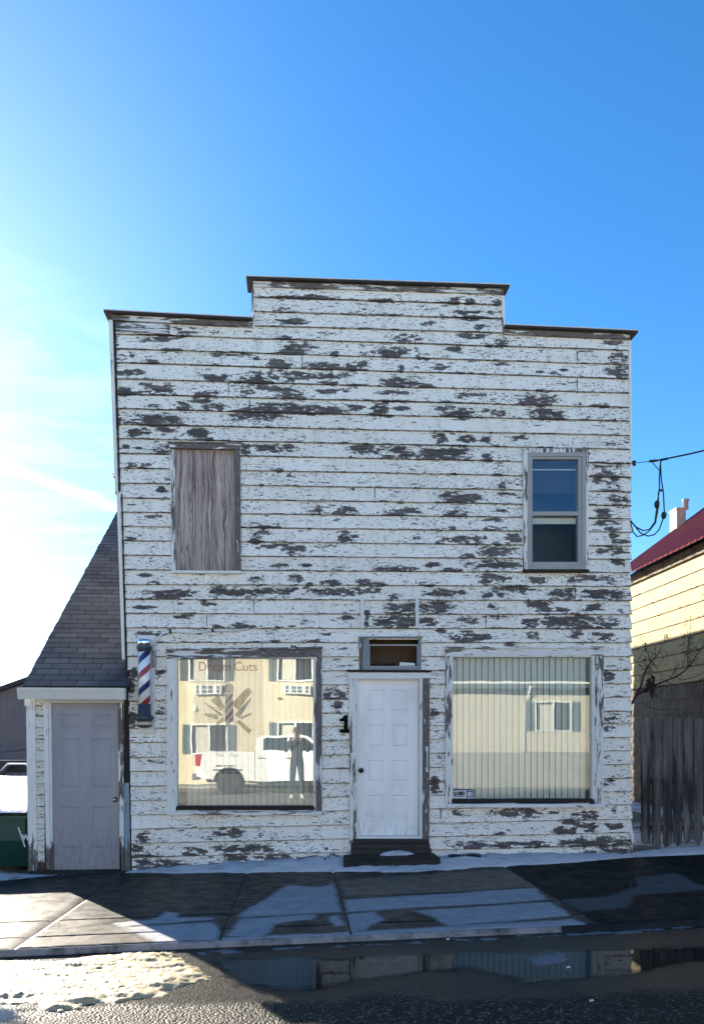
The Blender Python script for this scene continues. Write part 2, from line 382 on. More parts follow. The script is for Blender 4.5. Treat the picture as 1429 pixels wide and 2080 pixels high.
patches(560, 560, 3.862, """0,420,160,190;0,130,255,290;0,230,340,390,.8;0,110,480,510;40,290,530,610;0,200,575,625;430,490,600,635;790,1040,560,640;650,780,600,630,.7;1080,1120,570,600;1330,1429,560,600;1100,1210,625,660;0,110,680,740;210,540,690,740;640,705,675,745;540,640,710,750;965,1000,710,770;1220,1340,700,745;1080,1120,710,725;10,220,755,830;200,590,765,810;350,470,820,870;860,1100,800,880;1100,1240,850,885;540,680,855,875;20,230,890,975;340,570,890,930;740,1080,900,940;830,880,975,1010;920,1070,985,1000;80,510,1020,1081;540,700,1015,1060;750,870,1010,1081;920,1040,1030,1060;1260,1429,1025,1081;0,180,1005,1030;880,1110,465,520,.7;1140,1230,365,395,.7;1360,1429,180,230;730,880,190,210;310,430,445,480,.7""")
patches(920, 580, 3.862, """0,50,100,150;90,160,110,150;300,370,110,160;0,330,205,235;80,280,240,275;30,280,375,420;320,410,400,490;250,320,470,490;1140,1350,435,465;0,60,480,515;1230,1370,530,620;970,1090,515,540,.7;320,430,610,630;1180,1370,640,720;750,830,685,710;830,895,655,675;640,700,680,690;0,240,845,890;520,830,845,950;610,640,910,930;520,560,920,940;640,700,815,840;940,1000,930,940;1090,1210,935,960;0,190,970,1050;210,280,970,990;300,345,980,1025;375,400,985,1025;610,840,975,1055;700,870,1020,1060;160,240,310,360,.7""")
patches(480, 830, 3.862, """40,110,280,370;160,450,285,345;880,1140,290,350;1190,1360,310,350;1130,1250,370,385;1270,1429,350,390;890,960,375,390;180,220,590,605;310,365,490,500;400,460,505,530;890,930,625,645;550,665,770,830;770,940,770,830;1110,1429,790,830;760,820,865,885;140,335,905,945;130,260,965,1000;110,200,1020,1060;800,950,970,1040;230,440,1060,1081;1380,1429,1005,1030;0,370,0,80;400,830,0,50;850,1010,0,15;1060,1150,10,65;1160,1225,50,70;1250,1350,0,20""")
patches(750, 830, 4.33, """640,950,0,90;970,1050,5,25;1090,1180,20,70,.7;560,680,220,320;790,940,240,300;970,1060,250,305;1240,1380,240,300,.6;380,900,350,450;980,1080,400,465;700,850,325,345;720,760,555,585;1080,1170,580,597;1120,1230,630,700,.7;600,980,740,830;640,770,740,830;1110,1250,745,765;80,450,880,935;660,860,905,955;1110,1200,885,910;990,1190,970,995;980,1210,1035,1070;680,750,1035,1060;680,960,1120,1185;1200,1320,1105,1190;380,450,1125,1155;720,960,1150,1190;1000,1030,1120,1145""")
patches(480, 1050, 3.862, """330,560,225,290;170,330,210,255;600,760,220,240;300,420,370,400,.6;500,580,370,390;1090,1400,395,425;80,220,465,530;400,520,465,520;550,600,515,540;660,800,500,540;930,1060,490,535;1060,1160,515,540;0,480,560,610;540,970,560,615;1000,1120,560,595;1180,1290,610,640;1180,1400,670,760;1000,1050,740,765;830,910,775,810;1090,1420,770,865;1000,1040,780,845;510,550,815,835;0,180,850,875;310,370,855,870;590,850,905,930,.6;540,650,960,980;270,340,970,985;410,540,1015,1040;560,640,1020,1040;800,870,1020,1035""")
patches(820, 1050, 3.04, """50,110,120,140;190,250,145,165;260,460,130,165;635,720,105,175;550,600,155,180;350,430,220,260;420,680,185,240;130,240,285,310;420,700,275,315;250,350,320,340;85,215,390,425;460,640,350,415;760,890,370,410;1000,1320,360,405;120,320,450,490;330,380,455,480;480,550,465,495;550,780,430,470;570,610,470,495;900,1060,450,505;1070,1370,455,505;0,70,530,600;90,290,525,590;750,900,520,560;820,1030,560,585;1110,1240,545,580;1310,1340,570,590;0,70,625,680;80,190,625,670;320,460,620,655;520,670,605,635;730,830,635,675;840,1280,610,690;250,560,710,770;190,260,690,710;755,830,710,755;1020,1100,710,755;1140,1300,715,765;620,680,775,800;1040,1110,780,795;1170,1280,20,60;1220,1330,65,85;1265,1320,100,135;1290,1380,145,165;1170,1370,185,230;1285,1350,270,305;1230,1340,25,55;520,560,540,570""")
patches(240, 1140, 5.496, """230,370,140,180;310,480,235,255;330,840,320,405;1030,1200,290,390;1200,1429,330,390;200,430,490,540;930,1090,435,500;640,860,595,640;1050,1160,720,745;1240,1390,700,745;230,520,790,830;660,740,470,485,.7""")
patches(260, 1640, 3.107, """60,140,150,215;20,90,240,280;20,240,290,320;20,330,330,400;570,720,130,190;350,490,250,300;540,900,235,280;590,750,300,330;500,690,340,380;800,1060,300,350;1060,1240,310,340;270,430,350,380;1240,1260,250,270;0,400,380,410""")
patches(850, 1620, 3.248, """220,310,80,120,.7;490,820,65,130;820,910,85,105;1000,1160,90,140;930,1060,145,180;890,1040,195,240;1060,1200,170,220;1220,1350,170,210;210,450,290,330;480,650,290,330;650,860,285,330;910,1160,280,325;1080,1380,260,320;1200,1400,340,380;500,560,225,240;1050,1180,350,370;1270,1300,70,100""")
patches(200, 880, 2.748, """140,280,165,195;340,370,300,320;270,350,455,475;300,400,70,110,.6;150,210,585,600;330,380,320,330;490,640,545,560,.3""")
patches(0, 0, 1.0, """660,703,1399,1421;676,694,1424,1447;874,890,1438,1455;873,889,1578,1608;1224,1250,1365,1382;1222,1252,1450,1464;1222,1250,1476,1486;1222,1246,1583,1596;262,284,1360,1382;262,274,1385,1420;262,276,1440,1475;318,332,1362,1376;318,334,1438,1452;1200,1272,960,980,.8;1215,1260,986,1000,.8;1206,1240,1034,1052;1240,1272,1010,1030,.7;1200,1272,940,952,.6""")
def edges(y): return np.interp(y, *XLp), np.interp(y, *XRp)
CONTROL = []
def build_face(parent):
    NU, NR = 262, 9
    V = []; FA = []; peel = []; vv = []; rr = []; pxs = []
    for i in range(len(LL) - 1):
        centre = i < 3
        rnd = random.random()
        u0, u1 = 0.0, 1.0
        sagp = random.uniform(-.8, .8)
        ids = {}
        us = np.linspace(0, 1, NU)
        for r in range(NR + 1):
            t = r / NR                                   # 0 = top, 1 = bottom
            for k, u in enumerate(us):
                ya = LL[i] * (1 - u) + RL[i] * u; yb = LL[i + 1] * (1 - u) + RL[i + 1] * u
                y = ya * (1 - t) + yb * t
                # measured bow of the upper courses
                xl, xr = edges(y)
                if centre: xl, xr = 514.0, 1019.5
                x = xl + (xr - xl) * u
                uu = (x - 240) / 1035
                ya = LL[i] * (1 - uu) + RL[i] * uu; yb = LL[i + 1] * (1 - uu) + RL[i + 1] * uu
                jit = (fbm(x * .011, i * 3.1) * 1.1 + fbm(x * .06, i * 5.7) * .35)
                if t == 0: y = ya
                else: y = ya * (1 - t) + yb * t + jit * (t ** 3)
                if not centre and i > 10 and k == NU - 1: x += 3.0 * t + random.uniform(-.6, .6)
                p = at(x, y)
                ids[r, k] = len(V)
                V.append((p.x, -.003 - .023 * t + fbm(x * .02, i * 2.3) * .0015, p.z)); vv.append(1 - t); rr.append(rnd); pxs.append((x, y))
        for r in range(NR):
            for k in range(NU - 1):
                a = pxs[ids[r, k]]; c = pxs[ids[r + 1, k + 1]]; mx, my = (a[0] + c[0]) / 2, (a[1] + c[1]) / 2
                if any(x0 < mx < x1 and y0 < my < y1 for x0, y0, x1, y1 in OPEN): continue
                FA.append((ids[r, k], ids[r + 1, k], ids[r + 1, k + 1], ids[r, k + 1]))
        # underside of the board
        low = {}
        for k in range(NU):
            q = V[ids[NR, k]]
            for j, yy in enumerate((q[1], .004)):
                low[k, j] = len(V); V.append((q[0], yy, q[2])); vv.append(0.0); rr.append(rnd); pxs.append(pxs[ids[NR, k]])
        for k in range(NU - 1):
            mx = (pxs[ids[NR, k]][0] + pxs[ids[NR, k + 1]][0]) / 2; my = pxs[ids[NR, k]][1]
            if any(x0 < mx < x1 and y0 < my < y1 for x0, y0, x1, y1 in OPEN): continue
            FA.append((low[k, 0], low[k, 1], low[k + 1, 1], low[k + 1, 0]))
        for k in (0, NU - 1):                            # end grain
            a = V[ids[0, k]]; b = V[ids[NR, k]]; o = len(V)
            V += [a, b, (b[0], .03, b[2]), (a[0], .03, a[2])]; vv += [.5] * 4; rr += [rnd] * 4; pxs += [pxs[ids[0, k]], pxs[ids[NR, k]]] * 2
            FA.append((o, o + 1, o + 2, o + 3))
    P = np.array(pxs); field = np.zeros(len(P))
    for cx, cy, rx, ry, st in PATCH:
        rx = max(rx, 2.5) + 1.0; ry = max(ry, 2.2) + .8
        sel = np.where((abs(P[:, 0] - cx) < rx * 1.5) & (abs(P[:, 1] - cy) < ry * 1.6))[0]
        q = P[sel]; d = (abs((q[:, 0] - cx) / rx) ** 2.4 + abs((q[:, 1] - cy) / ry) ** 2.4) ** (1 / 2.4)
        field[sel] = np.maximum(field[sel], np.clip((1.50 - d) * 1.0, 0, .84) * (.55 + .45 * st))
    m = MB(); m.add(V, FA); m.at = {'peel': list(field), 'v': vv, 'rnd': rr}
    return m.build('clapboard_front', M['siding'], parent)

def lapwall(m, p0, p1, z0, z1, course, n=(0, -1), slope=(0, 0), step=.5, topf=None):
    """overlapping boards along the segment p0-p1 (x,y), facing n"""
    L = math.hypot(p1[0] - p0[0], p1[1] - p0[1]); k = max(1, int(L / step)); rows = int(math.ceil((z1 - z0) / course))
    for a in ('v', 'rnd', 'peel'): m.at.setdefault(a, [])
    for r in range(rows):
        rnd = random.random(); zb = z0 + r * course; zt = min(zb + course, z1); vs = []; fs = []
        for i in range(k + 1):
            t = i / k; x = p0[0] + (p1[0] - p0[0]) * t; y = p0[1] + (p1[1] - p0[1]) * t; dz = slope[0] + (slope[1] - slope[0]) * t
            j = fbm(t * L * .8, r * 3.3) * .004; tb, tt = zb, zt
            if topf: tb, tt = min(tb, topf(t)), min(tt, topf(t))
            for off, z, v in ((.003, tt, 1.0), (.02, tb, 0.0), (-.004, tb, 0.0)):
                vs.append((x + n[0] * off, y + n[1] * off, z + dz + j)); m.at['v'].append(v); m.at['rnd'].append(rnd); m.at['peel'].append(.0)
        for i in range(k):
            a = i * 3; b = a + 3; fs += [(a, a + 1, b + 1, b), (a + 1, a + 2, b + 2, b + 1)]
        m.add(vs, fs)
    return m

def panel_face(m, xs, zs, panels, y, depth=.008, mi=0):
    """door leaf front with moulded panels; panels = list of (x0,x1,z0,z1)"""
    xs = sorted(set(xs + [v for p in panels for v in p[:2]])); zs = sorted(set(zs + [v for p in panels for v in p[2:]]))
    for i in range(len(xs) - 1):
        for j in range(len(zs) - 1):
            cx, cz = (xs[i] + xs[i + 1]) / 2, (zs[j] + zs[j + 1]) / 2
            if any(a < cx < b and c < cz < d for a, b, c, d in panels): continue
            m.add([(xs[i], y, zs[j]), (xs[i + 1], y, zs[j]), (xs[i + 1], y, zs[j + 1]), (xs[i], y, zs[j + 1])], [(0, 1, 2, 3)], mi)
    for a, b, c, d in panels:
        rings = []
        for ins, dy in ((0, 0), (.008, .003), (.016, depth), (.030, depth), (.050, .001)):
            rings.append([(a + ins, y + dy, c + ins), (b - ins, y + dy, c + ins), (b - ins, y + dy, d - ins), (a + ins, y + dy, d - ins)])
        vs = [q for r in rings for q in r]; fs = []
        for r in range(len(rings) - 1):
            for k in range(4): fs.append((r * 4 + k, r * 4 + (k + 1) % 4, r * 4 + 4 + (k + 1) % 4, r * 4 + 4 + k))
        o = (len(rings) - 1) * 4; fs.append((o, o + 1, o + 2, o + 3)); m.add(vs, fs, mi)

def frame_px(m, x0, y0, x1, y1, w, ya, yb, mi=0):
    """rectangular frame by pixels: w = (left, top, right, bottom) widths"""
    l, t, r, b = w
    m.pbox((x0, y0), (x1, y0), (x1, y0 + t), (x0, y0 + t), ya, yb, mi)
    m.pbox((x0, y1 - b), (x1, y1 - b), (x1, y1), (x0, y1), ya, yb, mi)
    m.pbox((x0, y0 + t), (x0 + l, y0 + t), (x0 + l, y1 - b), (x0, y1 - b), ya, yb, mi)
    m.pbox((x1 - r, y0 + t), (x1, y0 + t), (x1, y1 - b), (x1 - r, y1 - b), ya, yb, mi)

sf = thing('storefront_building', (at(770, 1750).x, 0, 0), 'two storey white clapboard storefront with a stepped false front and badly flaking paint', 'building')
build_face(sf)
XL, XR = at(266, 1500).x, at(1279, 1500).x
ROOFZ = 5.95; LEN = 12.75
m = MB()                                                     # the body behind the false front
m.box(XL + .02, XL + .12, .03, LEN, -.3, ROOFZ); m.box(XR - .14, XR - .04, .03, LEN, -.3, ROOFZ); m.box(XL + .13, XR - .15, LEN - .1, LEN, -.3, ROOFZ)
m.build('side_wall', M['inside'], sf)
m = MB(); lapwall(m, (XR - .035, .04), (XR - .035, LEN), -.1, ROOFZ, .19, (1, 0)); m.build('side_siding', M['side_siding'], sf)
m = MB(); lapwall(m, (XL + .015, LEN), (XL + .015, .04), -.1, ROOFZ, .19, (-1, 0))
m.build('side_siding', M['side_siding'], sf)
m = MB(); m.box(XL - .06, XR + .06, .19, LEN + .1, ROOFZ + .003, ROOFZ + .13); m.build('roof', M['cap_dark'], sf)
m = MB()                                                     # back of the false front
def fpx(x, y): p = at(x, y); return (p.x, p.z)
m.prism([fpx(232, 1000), fpx(232, 655), fpx(515, 666), fpx(515, 585), fpx(1018, 600), fpx(1018, 683), fpx(1273, 690), fpx(1273, 1000)], .05, .18)
m.build('false_front_backing', M['cap_dark'], sf)
m = MB(); a = at(268, 1770); b = at(1280, 1740)
m.box(XL + .14, XR - .16, .1, LEN - .12, -.35, -.06); m.box(XL + .14, XR - .16, .1, LEN - .12, 3.0, 3.12)
m.box(XL + .14, XR - .16, 3.2, 3.3, -.05, 2.99); m.box(XL + .14, XR - .16, 2.2, 2.3, 3.13, ROOFZ)
m.build('inner_floor', M['inside'], sf)
m = MB(); m.prism([(a.x, a.z + .015), (b.x, b.z + .015), (b.x, b.z - .2), (a.x, a.z - .2)], -.001, .09); m.build('foundation', M['dark'], sf)

# cap boards of the stepped parapet
def cap(xa, ya, xb, yb, la, lb):
    c = MB(); f = MB(); p = at(xa, ya); q = at(xb, yb)
    c.hexa([(p.x, -.10, p.z - .022), (q.x, -.10, q.z - .022), (q.x, .22, q.z - .022), (p.x, .22, p.z - .022),
            (p.x, -.10, p.z), (q.x, -.10, q.z), (q.x, .22, q.z), (p.x, .22, p.z)])
    o = c.build('parapet_cap', M['cap_dark'], sf)
    f.hexa([(p.x - .004, -.106, p.z + .001), (q.x + .004, -.106, q.z + .001), (q.x + .004, .226, q.z + .001), (p.x - .004, .226, p.z + .001),
            (p.x - .004, -.106, p.z + .013), (q.x + .004, -.106, q.z + .013), (q.x + .004, .226, q.z + .013), (p.x - .004, .226, p.z + .013)])
    f.build('flashing', M['cap_metal'], o)
    g = MB(); g.hexa([(p.x + la, -.045, p.z - .085), (q.x - lb, -.045, q.z - .085), (q.x - lb, .0, q.z - .085), (p.x + la, .0, p.z - .085),
                      (p.x + la, -.045, p.z - .023), (q.x - lb, -.045, q.z - .023), (q.x - lb, .0, q.z - .023), (p.x + la, .0, p.z - .023)])
    g.build('fascia_board', M['trim_bad_h'], o)
cap(215, 639, 513, 654, .085, .0); cap(501, 571, 1030, 588, .085, .07); cap(1021, 668, 1288, 680, .0, .085)
m = MB()
m.pbox((511, 590), (516, 590), (517, 668), (512, 668), -.03, .17); m.build('step_trim', M['trim'], sf); m = MB(); m.pbox((1017, 603), (1023, 603), (1024, 672), (1018, 672), -.03, .17)
m.build('step_trim', M['trim'], sf)
m = MB()
m.pbox((222, 652), (230, 652), (241, 1000), (235, 1000), -.028, .17); m.build('corner_board', M['trim_ok'], sf); m = MB(); m.pbox((238, 1004), (245, 1004), (255, 1340), (249, 1340), -.028, .1)
m.build('corner_board', M['trim_ok'], sf)
m = MB(); m.pbox((1274.5, 692), (1280, 692), (1281.5, 978), (1278, 978), -.012, .17); m.build('corner_board', M['trim_ok'], sf)
m = MB(); m.pbox((232, 655), (235.5, 655), (246, 1000), (243, 1000), -.031, .0); m.build('corner_gap_strip', M['dark'], sf); m = MB(); m.pbox((247, 1004), (249.5, 1004), (260, 1370), (256.5, 1370), -.026, .0)
m.build('corner_gap_strip', M['dark'], sf)
m = MB(); m.pbox((1275, 1688), (1282, 1690), (1288, 1714), (1281, 1714), -.04, -.02); m.build('broken_corner_trim', M['trim_ok'], sf); m = MB(); m.pbox((1277, 1716), (1282, 1716), (1284, 1740), (1279, 1740), -.03, .0)
m.build('broken_corner_trim', M['trim_ok'], sf)
m = MB()                                                      # butt joints and the replaced strip below the left cap
for x, y0, y1 in ((1170, 716, 741), (1170, 772, 800), (613, 725, 750), (464, 779, 805), (507, 813, 839), (515, 1220, 1246), (1166, 1194, 1219), (894, 1640, 1665), (420, 1250, 1274), (985, 1251, 1276), (760, 990, 1016), (880, 1330, 1334)):
    m = MB(); m.pbox((x, y0), (x + .9, y0), (x + .9, y1), (x, y1), -.0245, -.004); m.build('board_joint', M['dark'], sf)
m = MB(); m.pbox((236, 657), (346, 662), (346, 675), (237, 669), -.034, -.01); m.build('patch_board', M['trim_bad_h'], sf); m = MB(); m.pbox((237, 670.5), (346, 677), (343, 681), (237, 676), -.045, -.01); m.build('patch_board', M['trim_bad_h'], sf)

# ------------------------------------------------------------------ boarded window
w = MB(); w.pbox((344, 903), (490, 905), (488, 916), (346, 914), -.06, .0); w.pbox((342, 901), (491, 903), (491, 905), (342, 903), -.075, .0)
w1 = w.build('boarded_window', M['trim_bad_h'], sf)
w = MB(); w.pbox((347, 916), (356, 916), (358, 1160), (350, 1160), -.05, .01); w.build('jamb', M['trim'], w1)
w = MB(); w.pbox((477, 916), (488, 916), (490, 1161), (479, 1161), -.05, .01); w.build('jamb', M['trim_bad'], w1)
w = MB(); w.pbox((355, 914), (478, 916), (480, 1161), (357, 1160), -.018, .02); w.build('plywood_sheet', M['ply'], w1)
w = MB(); w.pbox((349, 1161), (492, 1162), (492, 1167), (349, 1166), -.075, .0); w.build('sill', M['trim_ok_h'], w1)

# ------------------------------------------------------------------ upper sash window
w = MB(); frame_px(w, 1060, 914, 1191, 1162, (9, 9, 7, 4), -.052, .01); w2 = w.build('sash_window', M['trim'], sf)
w = MB(); frame_px(w, 1068, 922, 1186, 1158, (7, 8, 8, 8), -.058, .05); frame_px(w, 1075, 930, 1178, 1150, (3.5, 5, 7, 7), -.044, .05); w.build('aluminium_frame', M['alu'], w2)
w = MB(); w.pbox((1077, 1041), (1172, 1041), (1172, 1049), (1077, 1049), -.046, .05); w.build('meeting_rail', M['alu'], w2)
w = MB(); w.pbox((1077, 934), (1172, 934), (1172, 1042), (1077, 1042), -.014, -.010); w.build('pane', M['sash_glass'], w2)
M['screen'] = glass('dark_insect_screen', .006, (.7, .75, .85), .35)
w = MB(); w.pbox((1077, 1048), (1172, 1048), (1172, 1144), (1077, 1144), -.004, .0); w.build('pane', M['screen'], w2)
w = MB(); w.pbox((1059, 1159), (1191, 1159), (1191, 1164), (1059, 1164), -.08, .0); w.build('sill', M['dark'], w2)
w = MB(); w.pbox((1075, 951.5), (1173, 951.5), (1173, 953.5), (1075, 953.5), .03, .045); w.build('blind_rail', M['conduit'], w2); w = MB(); w.pbox((1075, 1050), (1173, 1050), (1173, 1062), (1075, 1062), .05, .07); w.build('blind_rail', M['conduit'], w2)
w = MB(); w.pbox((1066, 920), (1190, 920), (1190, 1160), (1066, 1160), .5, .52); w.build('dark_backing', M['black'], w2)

# ------------------------------------------------------------------ shop windows
def shop(px, mats, label):
    x0, y0, x1, y1, gx0, gy0, gx1, gy1, dy = px
    w = MB(); w.pbox((x0, y0 + dy), (x1, y0), (x1, gy0 - 3), (x0, gy0 - 3 + dy), -.048, .0); w.pbox((x0 - 2, y0 - 3 + dy), (x1 + 2, y0 - 3), (x1 + 2, y0 + .5), (x0 - 2, y0 + .5 + dy), -.072, .0)
    o = w.build('shop_window', M[mats[0]], sf); G = M[mats[3]]; o['label'] = label
    w = MB(); w.pbox((x0, gy0 - 2), (gx0 - 3, gy0 - 2), (gx0 - 3, gy1 + 12), (x0, gy1 + 12), -.046, .0); w.build('jamb', M[mats[1]], o)
    w = MB(); w.pbox((gx1 + 5, gy0 - 2), (x1, gy0 - 2), (x1, gy1 + 12), (gx1 + 5, gy1 + 12), -.046, .0); w.build('jamb', M[mats[2]], o)
    w = MB(); frame_px(w, gx0 - 5, gy0 - 5, gx1 + 6, gy1 + 3, (5, 5, 6, 3), -.034, .06); w.build('inner_stop', M['trim_ok'], o)
    w = MB(); w.pbox((gx0 - 2, gy1), (gx1 + 2, gy1), (gx1 + 2, gy1 + 8), (gx0 - 2, gy1 + 8), -.037, .05); w.build('lower_rail', M['dark'], o)
    w = MB(); w.pbox((x0 + 2, gy1 + 10), (x1 + 1, gy1 + 10), (x1 + 1, gy1 + 17), (x0 + 2, gy1 + 17), -.085, .0); w.build('sill', M['trim_h'], o)
    w = MB(); w.pbox((gx0 - 2, gy0 - 2), (gx1 + 2, gy0 - 2), (gx1 + 2, gy1 + 2), (gx0 - 2, gy1 + 2), .014, .020); w.build('glass_pane', G, o)
    return o
lw = shop((340, 1318, 653, 1652, 361, 1338, 636, 1637, 4), ('trim_bad_h', 'trim_ok', 'trim_bad', 'glass'), 'shop window with faded lettering and a barber emblem on the glass')
rw = shop((903, 1317, 1222, 1638, 918, 1335, 1200, 1622, 1), ('trim_h', 'trim', 'trim', 'glass_dull'), 'shop window with ivory vertical blinds and a small closed sticker')

# vertical blinds, one hanging set per window
def blinds(px0, px1, ya, yb, n, y, label, gap=None):
    m = MB(); p0, p1 = at(px0, ya, y), at(px1, ya, y); zb = at(px0, yb, y).z; zt = p0.z
    for i in range(n):
        if gap and i in gap: continue
        c = p0.x + (p1.x - p0.x) * (i + .5) / n; hw = (p1.x - p0.x) / n * .465; a = R(9 + random.uniform(-3, 3)); bow = .006
        dx, dy = hw * math.cos(a), hw * math.sin(a); vs = []; fs = []
        for j in range(5):
            t = j / 4 * 2 - 1; b = bow * (1 - t * t)
            for th in (0, .0012):
                for z in (zb, zt): vs.append((c + dx * t, y + dy * t - b + th, z))
        for j in range(4):
            o = j * 4; fs += [(o, o + 4, o + 5, o + 1), (o + 2, o + 3, o + 7, o + 6), (o + 1, o + 5, o + 7, o + 3), (o, o + 2, o + 6, o + 4)]
        fs += [(0, 1, 3, 2), (16, 18, 19, 17)]
        m.add(vs, fs)
    e = thing('vertical_blind', ((p0.x + p1.x) / 2, y, zt), label, 'blinds', 'vertical blinds behind the shop windows')
    m.build('slats', M['blinds'], e)
    h = MB(); h.box(p0.x, p1.x, y - .03, y + .03, zt + .003, zt + .05); h.build('head_rail', M['conduit'], e)
blinds(915, 1189, 1328, 1628, 22, .11, 'ivory vertical blinds behind the window with the closed sticker')
blinds(378, 642, 1328, 1642, 21, .20, 'ivory vertical blinds behind the window with the faded barber emblem')
m = MB(); vs = []; p0 = at(359, 1332, .15); p1 = at(379, 1332, .15); zb = at(359, 1640, .15).z
n = 14
for i in range(n + 1):
    t = i / n; x = p0.x + (p1.x - p0.x) * t; yy = .15 + .022 * math.sin(t * 16)
    vs += [(x, yy, zb), (x, yy, p0.z), (x, yy + .006, zb), (x, yy + .006, p0.z)]
m.add(vs, [f for i in range(n) for f in ((i * 4, i * 4 + 4, i * 4 + 5, i * 4 + 1), (i * 4 + 2, i * 4 + 3, i * 4 + 7, i * 4 + 6))])
tag(m.build('curtain', M['curtain']), 'narrow green curtain gathered at the edge of the emblem window', 'curtain')

# ------------------------------------------------------------------ decals on the glass (faded barber emblem and lettering)
def decal(name, col, a):
    s = NM(name); tr = s.n('ShaderNodeBsdfTransparent'); mx = s.n('ShaderNodeMixShader')
    n = s.noise(s.pos((14, 1, 14)), 1.0, 4); s.put(mx.inputs[0], s.math('MULTIPLY', a, s.step(n, .25, .6, .65, 1.0)))
    s.b.inputs['Base Color'].default_value = (*col, 1); s.b.inputs['Roughness'].default_value = .7
    s.t.links.new(tr.outputs[0], mx.inputs[1]); s.t.links.new(s.b.outputs[0], mx.inputs[2]); s.t.links.new(mx.outputs[0], s.out.inputs[0]); return s.m
D = {'red': decal('faded_red_vinyl', (.50, .08, .05), .34), 'tan': decal('faded_tan_vinyl', (.33, .24, .15), .21), 'gold': decal('faded_gold_vinyl', (.50, .33, .08), .25),
     'peach': decal('peach_backing_film', (.80, .55, .40), .10), 'dark': decal('dark_vinyl', (.05, .03, .05), .6), 'pale': decal('pale_vinyl', (.75, .68, .58), .32), 'lav': decal('faded_mauve_vinyl', (.36, .28, .30), .30)}
de = thing('window_decal', at(465, 1470, .012), 'faded barber pole and scissors emblem with red lettering on the shop glass', 'decal')
def dpoly(name, pts, mat, y=.0115):
    m = MB(); m.prism([fpx(*p) for p in pts], y, y + .0012); return m.build(name, D[mat], de)
dpoly('backing_film', [(392, 1340), (534, 1340), (537, 1500), (545, 1615), (430, 1615), (394, 1500)], 'peach', .0128)
def q(cx, cy): return (385 + cx / 8.93, 1330 + cy / 8.93)
def strip(a, b, wa, wb, rnd=False):
    ax, ay = q(*a); bx, by = q(*b); d = math.hypot(bx - ax, by - ay); nx, ny = -(by - ay) / d, (bx - ax) / d; wa /= 8.93; wb /= 8.93
    pts = [(ax + nx * wa, ay + ny * wa), (bx + nx * wb, by + ny * wb)]
    if rnd: pts += [(bx + (bx - ax) / d * wb * math.sin(t) + nx * wb * math.cos(t), by + (by - ay) / d * wb * math.sin(t) + ny * wb * math.cos(t)) for t in (.5, 1.0, 1.57, 2.1, 2.6)]
    return pts + [(bx - nx * wb, by - ny * wb), (ax - nx * wa, ay - ny * wa)]
dpoly('pole_cap', [q(*p) for p in ((600, 610), (620, 560), (660, 520), (710, 505), (770, 530), (800, 580), (800, 650), (770, 690), (640, 690), (610, 660))], 'tan')
dpoly('pole_cap_light', [q(*p) for p in ((620, 580), (660, 540), (680, 560), (660, 640), (640, 670), (620, 650))], 'pale', .0102)
dpoly('pole_body', [q(*p) for p in ((640, 700), (780, 700), (800, 1210), (640, 1250))], 'pale')
for k, (y0, c) in enumerate(((760, 'gold'), (900, 'tan'), (1060, 'red'), (1190, 'tan'))):
    dpoly('pole_stripe', [q(*p) for p in ((645, y0 + 90), (790, y0 - 90), (792, y0 - 20), (645, y0 + 150))], c, .0102)
dpoly('comb', strip((820, 950), (1060, 660), 90, 60, True), 'gold'); dpoly('razor', strip((860, 1120), (1110, 790), 55, 14), 'lav', .0102)
dpoly('brush', strip((610, 990), (450, 770), 40, 90), 'tan'); dpoly('blade', strip((590, 1100), (270, 870), 22, 8), 'lav', .0104)
dpoly('scissor_blade', strip((640, 1040), (420, 940), 9, 5), 'tan', .0108); dpoly('clipper', strip((520, 1130), (300, 1085), 45, 30, True), 'tan', .0102)
dpoly('scissor_arm', strip((620, 1160), (490, 1260), 40, 22), 'gold', .0106); dpoly('scissor_handle', strip((870, 1200), (1100, 1400), 34, 44), 'gold', .0103)
dpoly('comb_thin', strip((930, 1150), (1120, 1065), 22, 14, True), 'lav', .0108)
p = at(402.5, 1362.5, .011); text_mesh('lettering', 'Dream', .165, (p.x, .0105, p.z), D['red'], de, .90); p = at(474, 1362.5, .011); text_mesh('lettering', 'Cuts', .165, (p.x, .0105, p.z), D['red'], de, .98)
p = at(440, 1537, .011); text_mesh('lettering', '9am', .062, (p.x, .0105, p.z), D['lav'], de, 1.0)
p = at(462.5, 1537, .011); text_mesh('lettering', '-', .062, (p.x, .0105, p.z), D['lav'], de, 1.0); p = at(468, 1537, .011); text_mesh('lettering', '7pm', .062, (p.x, .0105, p.z), D['lav'], de, 1.0)
rr_ = random.Random(5)
for x0, x1, y in ((438, 480, 1556), (433, 489, 1564.5), (450, 486, 1570)):   # worn lines of small print, no longer legible
    m = MB(); x = x0
    while x < x1:
        wd = rr_.uniform(1.2, 3.4); m.prism([fpx(x, y - 1.6), fpx(x + wd, y - 1.5), fpx(x + wd, y + 1.3), fpx(x, y + 1.2)], .0105, .0117); x += wd + rr_.choice((.5, .6, .8, 2.0))
    m.build('worn_small_print', D['dark'], de)
